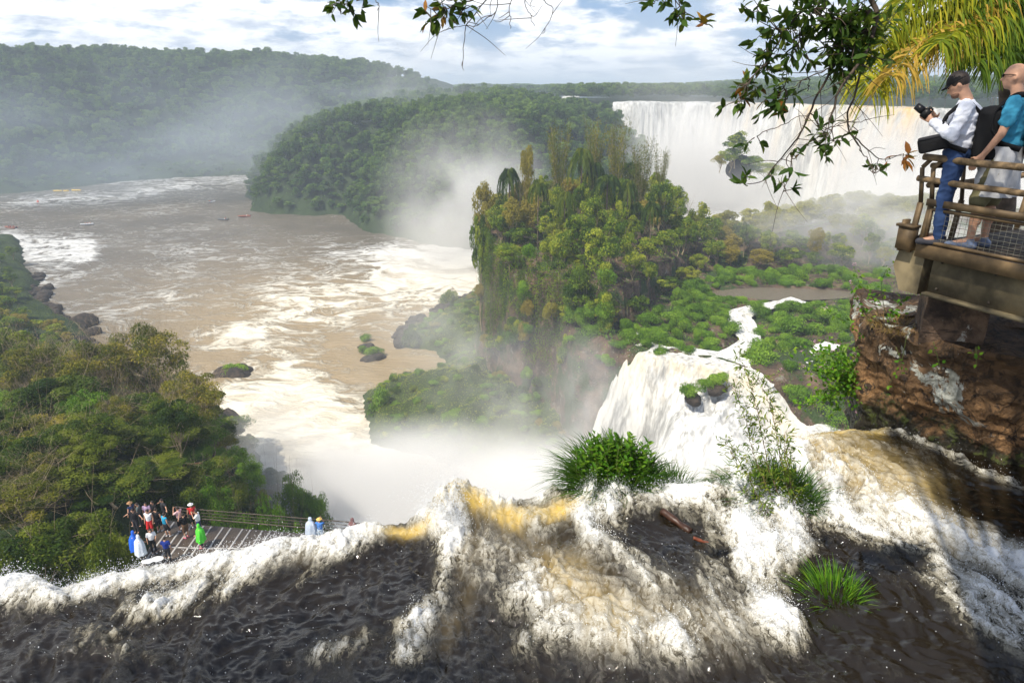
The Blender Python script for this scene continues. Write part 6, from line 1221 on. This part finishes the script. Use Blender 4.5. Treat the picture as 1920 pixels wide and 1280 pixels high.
branch_thing('twiggy sprig with bare twigs hanging at the top middle', [([(1000, -140), (960, -40), (915, 0), (870, 50), (872, 90), (868, 125)], .004), ([(930, -20), (860, 10), (820, 20), (800, 12)], .004), ([(940, -20), (930, 20), (900, 48), (850, 50)], .002), ([(1000, -60), (985, 10), (1005, 50)], .002), ([(985, -20), (1040, 15), (1020, 65)], .002), ([(975, -40), (955, 20), (960, 55)], .002)], [(835, 14, 28, 24, .15), (870, 18, 20, 14), (812, 38, 14, 6, .3), (850, 0, 20, 12)], 3.2, 43)
branch_thing('small dark sprig poking in at the top edge left of the middle', [([(680, -140), (690, -40), (672, 0), (640, 12), (612, 6)], .004), ([(690, -20), (712, 10), (705, 22)], .002)], [(640, 8, 24, 16), (622, 12, 14, 8), (668, 2, 14, 8), (655, 18, 12, 5)], 3.2, 44)
# ======================= palm above the lookout =======================
def near_palm():
    r = np.random.default_rng(51); c0 = np.array([7.7, 10.6, 67.0]); o = empty('palm_tree', tuple(c0), 0, 'arching yellow-green palm hanging over the two men on the lookout', 'palm')
    top = np.array(aty(1905, -30, 10.0)); P = np.linspace(c0, top, 14); P[:, 0] += .1*np.sin(np.linspace(0, 3, 14)); MB().tube(P-c0, .16*(1+.1*np.sin(np.arange(14)*2.2)), 12).build('trunk', simple('palm_trunk', (.07, .05, .035), .9, .5, 8, .8), o, True)
    FR = [([(1905, -40), (1810, -5), (1730, 40), (1670, 100), (1640, 170)], 8.5, .7, 'palmleaf', 1), ([(1905, -30), (1840, 15), (1770, 50), (1710, 90), (1675, 140)], 8.3, .78, 'goldleaf', 1), ([(1910, -60), (1820, -60), (1740, -40), (1680, 10), (1650, 80)], 8.8, .6, 'palmleaf', 1), ([(1915, -40), (1870, 20), (1845, 70), (1830, 120)], 8.7, .4, 'palmdark', 1), ([(1920, -40), (1905, 40), (1895, 110)], 9.1, .35, 'palmdark', 1), ([(1930, -30), (1960, 30), (1965, 120)], 9.2, .4, 'palmdark', 1), ([(1905, -50), (1840, -20), (1790, 30), (1765, 90)], 8.9, .45, 'palmdark', 1), ([(1900, -60), (1790, -30), (1700, 20), (1645, 90), (1622, 150)], 8.6, .75, 'palmleaf', 1), ([(1910, -20), (1855, 30), (1800, 55), (1760, 80)], 8.4, .6, 'palmleaf', 1), ([(1920, -10), (1880, 40), (1870, 90)], 9.5, .3, 'palmdark', 1)]
    for pts, Y0, tc, mt, _ in FR:
        Q_ = smooth(resample([np.array(aty(px, py, Y0+(10.0-Y0)*(1-q/(len(pts)-1))*.8)) for q, (px, py) in enumerate(pts)], 64), 8)-c0; mb = MB().tube(Q_, np.linspace(.018, .004, 64), 6); fr = link('frond', mb.mesh('frond', M['blade_stem'], True), o)
        T_ = unit(np.gradient(Q_, axis=0)); sd_ = unit(np.cross(T_, [0, 0, 1.0])); cs, ti = [], []; Vb, Qb = [], []; nb = 0
        for rep in range(2):
            for m in (1, -1):
                for q in range(6, 64):
                    L_ = .62*math.sin(min(1.57, .5+q/22))*(1-.45*(q/64)**3)*r.uniform(.8, 1.15); d = unit(sd_[q]*m*.75+T_[q]*.55+r.normal(size=3)*.22+[0, 0, .15]); t_ = np.linspace(0, 1, 6); P_ = Q_[q]+(T_[q]*.02*rep)+d*(L_*t_)[:, None]*(1-.28*t_[:, None])+np.array([0, 0, -1.0])*(L_*.72*t_**1.9)[:, None]
                    wv = unit(np.cross(np.gradient(P_, axis=0), r.normal(size=3)+[0, 0, .3])); w_ = .014*np.sin(np.clip(t_*2.2+.55, 0, 3.1))[:, None]*(1-t_[:, None]*.5); Vb.append(np.stack([P_+wv*w_, P_-wv*w_], 1).reshape(-1, 3)); Qb.append(np.array([(2*k, 2*k+1, 2*k+3, 2*k+2) for k in range(5)])+nb); nb += 12; ti.append(np.full(12, tc+r.normal()*.18))
        link('leaflets', raw('leaflets', np.concatenate(Vb), np.concatenate(Qb), M[mt], False, {'tint': np.clip(np.concatenate(ti), 0, 1)}), fr)
M['palmleaf'] = leaf_mat('palm_leaflet', (.05, .10, .010), (.20, .25, .015), (.48, .42, .03), .4, .1); M['goldleaf'] = leaf_mat('golden_leaflet', (.22, .17, .02), (.48, .30, .04), (.55, .36, .08), .4, .1); M['palmdark'] = leaf_mat('palm_leaflet_green', (.03, .07, .010), (.09, .16, .015), (.28, .33, .03), .35, .1)
near_palm()

# unseen trees added behind and beside the camera to shade near water and lookout
def added_shade_tree(c, r0, nl, seed, label):
    r = np.random.default_rng(seed); P, N, ti, cc, rr = crown_pts(nl, 26, r0, r0*.55, r, rc=(.16, .30)); b0 = np.array([c[0]*1.0-2.0, -4.0, 66.0]); o = empty('added_shade_tree', tuple(b0), 0, label, 'tree'); P = P+np.array(c)-b0
    V, Q = leaf_geo(P, N, .11*r.uniform(.6, 1.3, nl), .45, r); link('crown', raw('crown', V, Q, M['overleaf'], False, {'tint': np.repeat(ti, 4)}), o); mb = MB(); top = np.array(c)-b0
    mb.tube(np.array([[0, 0, 0], [.1, .2, 3], top*.6, top]), [.28, .22, .16, .05], 8)
    for q in cc[:14]: mb.tube(np.linspace(top*.6, q+top, 5), np.linspace(.07, .015, 5), 5)
    link('trunk', mb.mesh('trunk', M['branch'], True), o)
added_shade_tree((-6.6, -2.5, 75.5), 3.8, 13000, 91, 'leafy tree added out of view to shade the near left water')
added_shade_tree((.6, 2.6, 77.2), 2.6, 2600, 92, 'thin-leaved tree added out of view to dapple the lookout with shade')
MISTS = [
 ((-16, 92, 5), (36, 24, 17), .28, dict(seed=1, sc=1.7, thr=.22)),
 ((8, 84, 6), (26, 18, 20), .26, dict(seed=2, sc=1.8, thr=.25)),
 ((2, 108, 12), (22, 14, 30), .030, dict(seed=3, sc=2.2, thr=.36)),
 ((-18, 280, 20), (44, 48, 50), .034, dict(seed=4, sc=2.0, thr=.32)),
 ((-120, 470, 40), (150, 60, 80), .012, dict(seed=5, sc=1.7, thr=.40, col=(.88, .94, 1))),
 ((-260, 445, 30), (170, 60, 75), .009, dict(seed=6, sc=1.9, thr=.40, col=(.82, .91, 1))),
 ((-60, 520, 75), (60, 40, 50), .018, dict(seed=15, sc=1.9, thr=.42)),
 ((118, 425, 16), (84, 55, 54), .060, dict(seed=7, sc=1.7, thr=.28)),
 ((190, 352, 36), (46, 30, 30), .07, dict(seed=21, sc=2, thr=.3)),
 ((220, 312, 22), (90, 36, 44), .050, dict(seed=8, sc=1.7, thr=.28)),
 ((100, 180, 38), (62, 40, 20), .040, dict(seed=9, sc=2.0, thr=.36)),
 ((110, 470, 110), (60, 60, 130), .007, dict(seed=10, sc=2, thr=.38)),
 ((-38, 100, 12), (14, 16, 14), .07, dict(seed=11, sc=2, thr=.35)),
 ((30, 90, 8), (16, 14, 17), .16, dict(seed=12, sc=2, thr=.3)),
 ((46, 84, 9), (17, 13, 14), .34, dict(seed=13, sc=2, thr=.25)),
 ((-14, 148, 14), (32, 36, 24), .018, dict(seed=14, sc=2.2, thr=.38)),
 ((14, 104, 20), (10, 8, 16), .05, dict(seed=16, sc=2.4, thr=.36)),
]
# ======================= air =======================
def closed_box(name, x0, x1, y0, y1, z0, z1):
    b = MB().box(((x0+x1)/2, (y0+y1)/2, (z0+z1)/2), (x1-x0, y1-y0, z1-z0)); return b
t = NT('haze_air'); pv = t.n('ShaderNodeVolumePrincipled'); pv.inputs['Density'].default_value = HAZE; pv.inputs['Color'].default_value = (.74, .85, 1, 1); pv.inputs['Anisotropy'].default_value = 0.0
t.l(pv.outputs[0], t.out.inputs['Volume'])
tag(closed_box('haze', -9500, 9500, -60, 12500, -5, 135).build('haze', t.m), kind='stuff', label='thin pale haze hanging over the gorge', cat='haze')
def mist(c, r, dens, sc=3.0, thr=.42, seed=0.0, col=(1, .985, .96), tilt=0.0, soft=.16):
    """spray cloud: a closed rounded body filled with uneven fine droplets"""
    t = NT('spray_mist'); g = t.obj()
    ln = t.n('ShaderNodeVectorMath', operation='LENGTH'); t.l(g, ln.inputs[0])
    ad = t.n('ShaderNodeVectorMath', operation='ADD'); t.l(g, ad.inputs[0]); ad.inputs[1].default_value = (seed*3.1, seed*1.7, seed)
    nz = t.noise(ad.outputs[0], sc, 3, .55, .3)
    fall = t.mr(ln.outputs['Value'], .15, 1.0, 1.0, 0.0)
    d = t.math('MULTIPLY', t.math('MULTIPLY', t.mr(nz, thr, thr+soft+.1), fall), dens)
    pv = t.n('ShaderNodeVolumePrincipled'); t.l(d, pv.inputs['Density']); pv.inputs['Color'].default_value = (*col, 1); pv.inputs['Anisotropy'].default_value = MISTG
    t.l(pv.outputs[0], t.out.inputs['Volume'])
    o = MB().ell((0, 0, 0), (1, 1, 1), 20).build('mist', t.m); o.location = c; o.scale = r; o.rotation_euler = (0, tilt, 0)
    return tag(o, kind='stuff')
for q in MISTS: mist(*q[:3], **q[3])
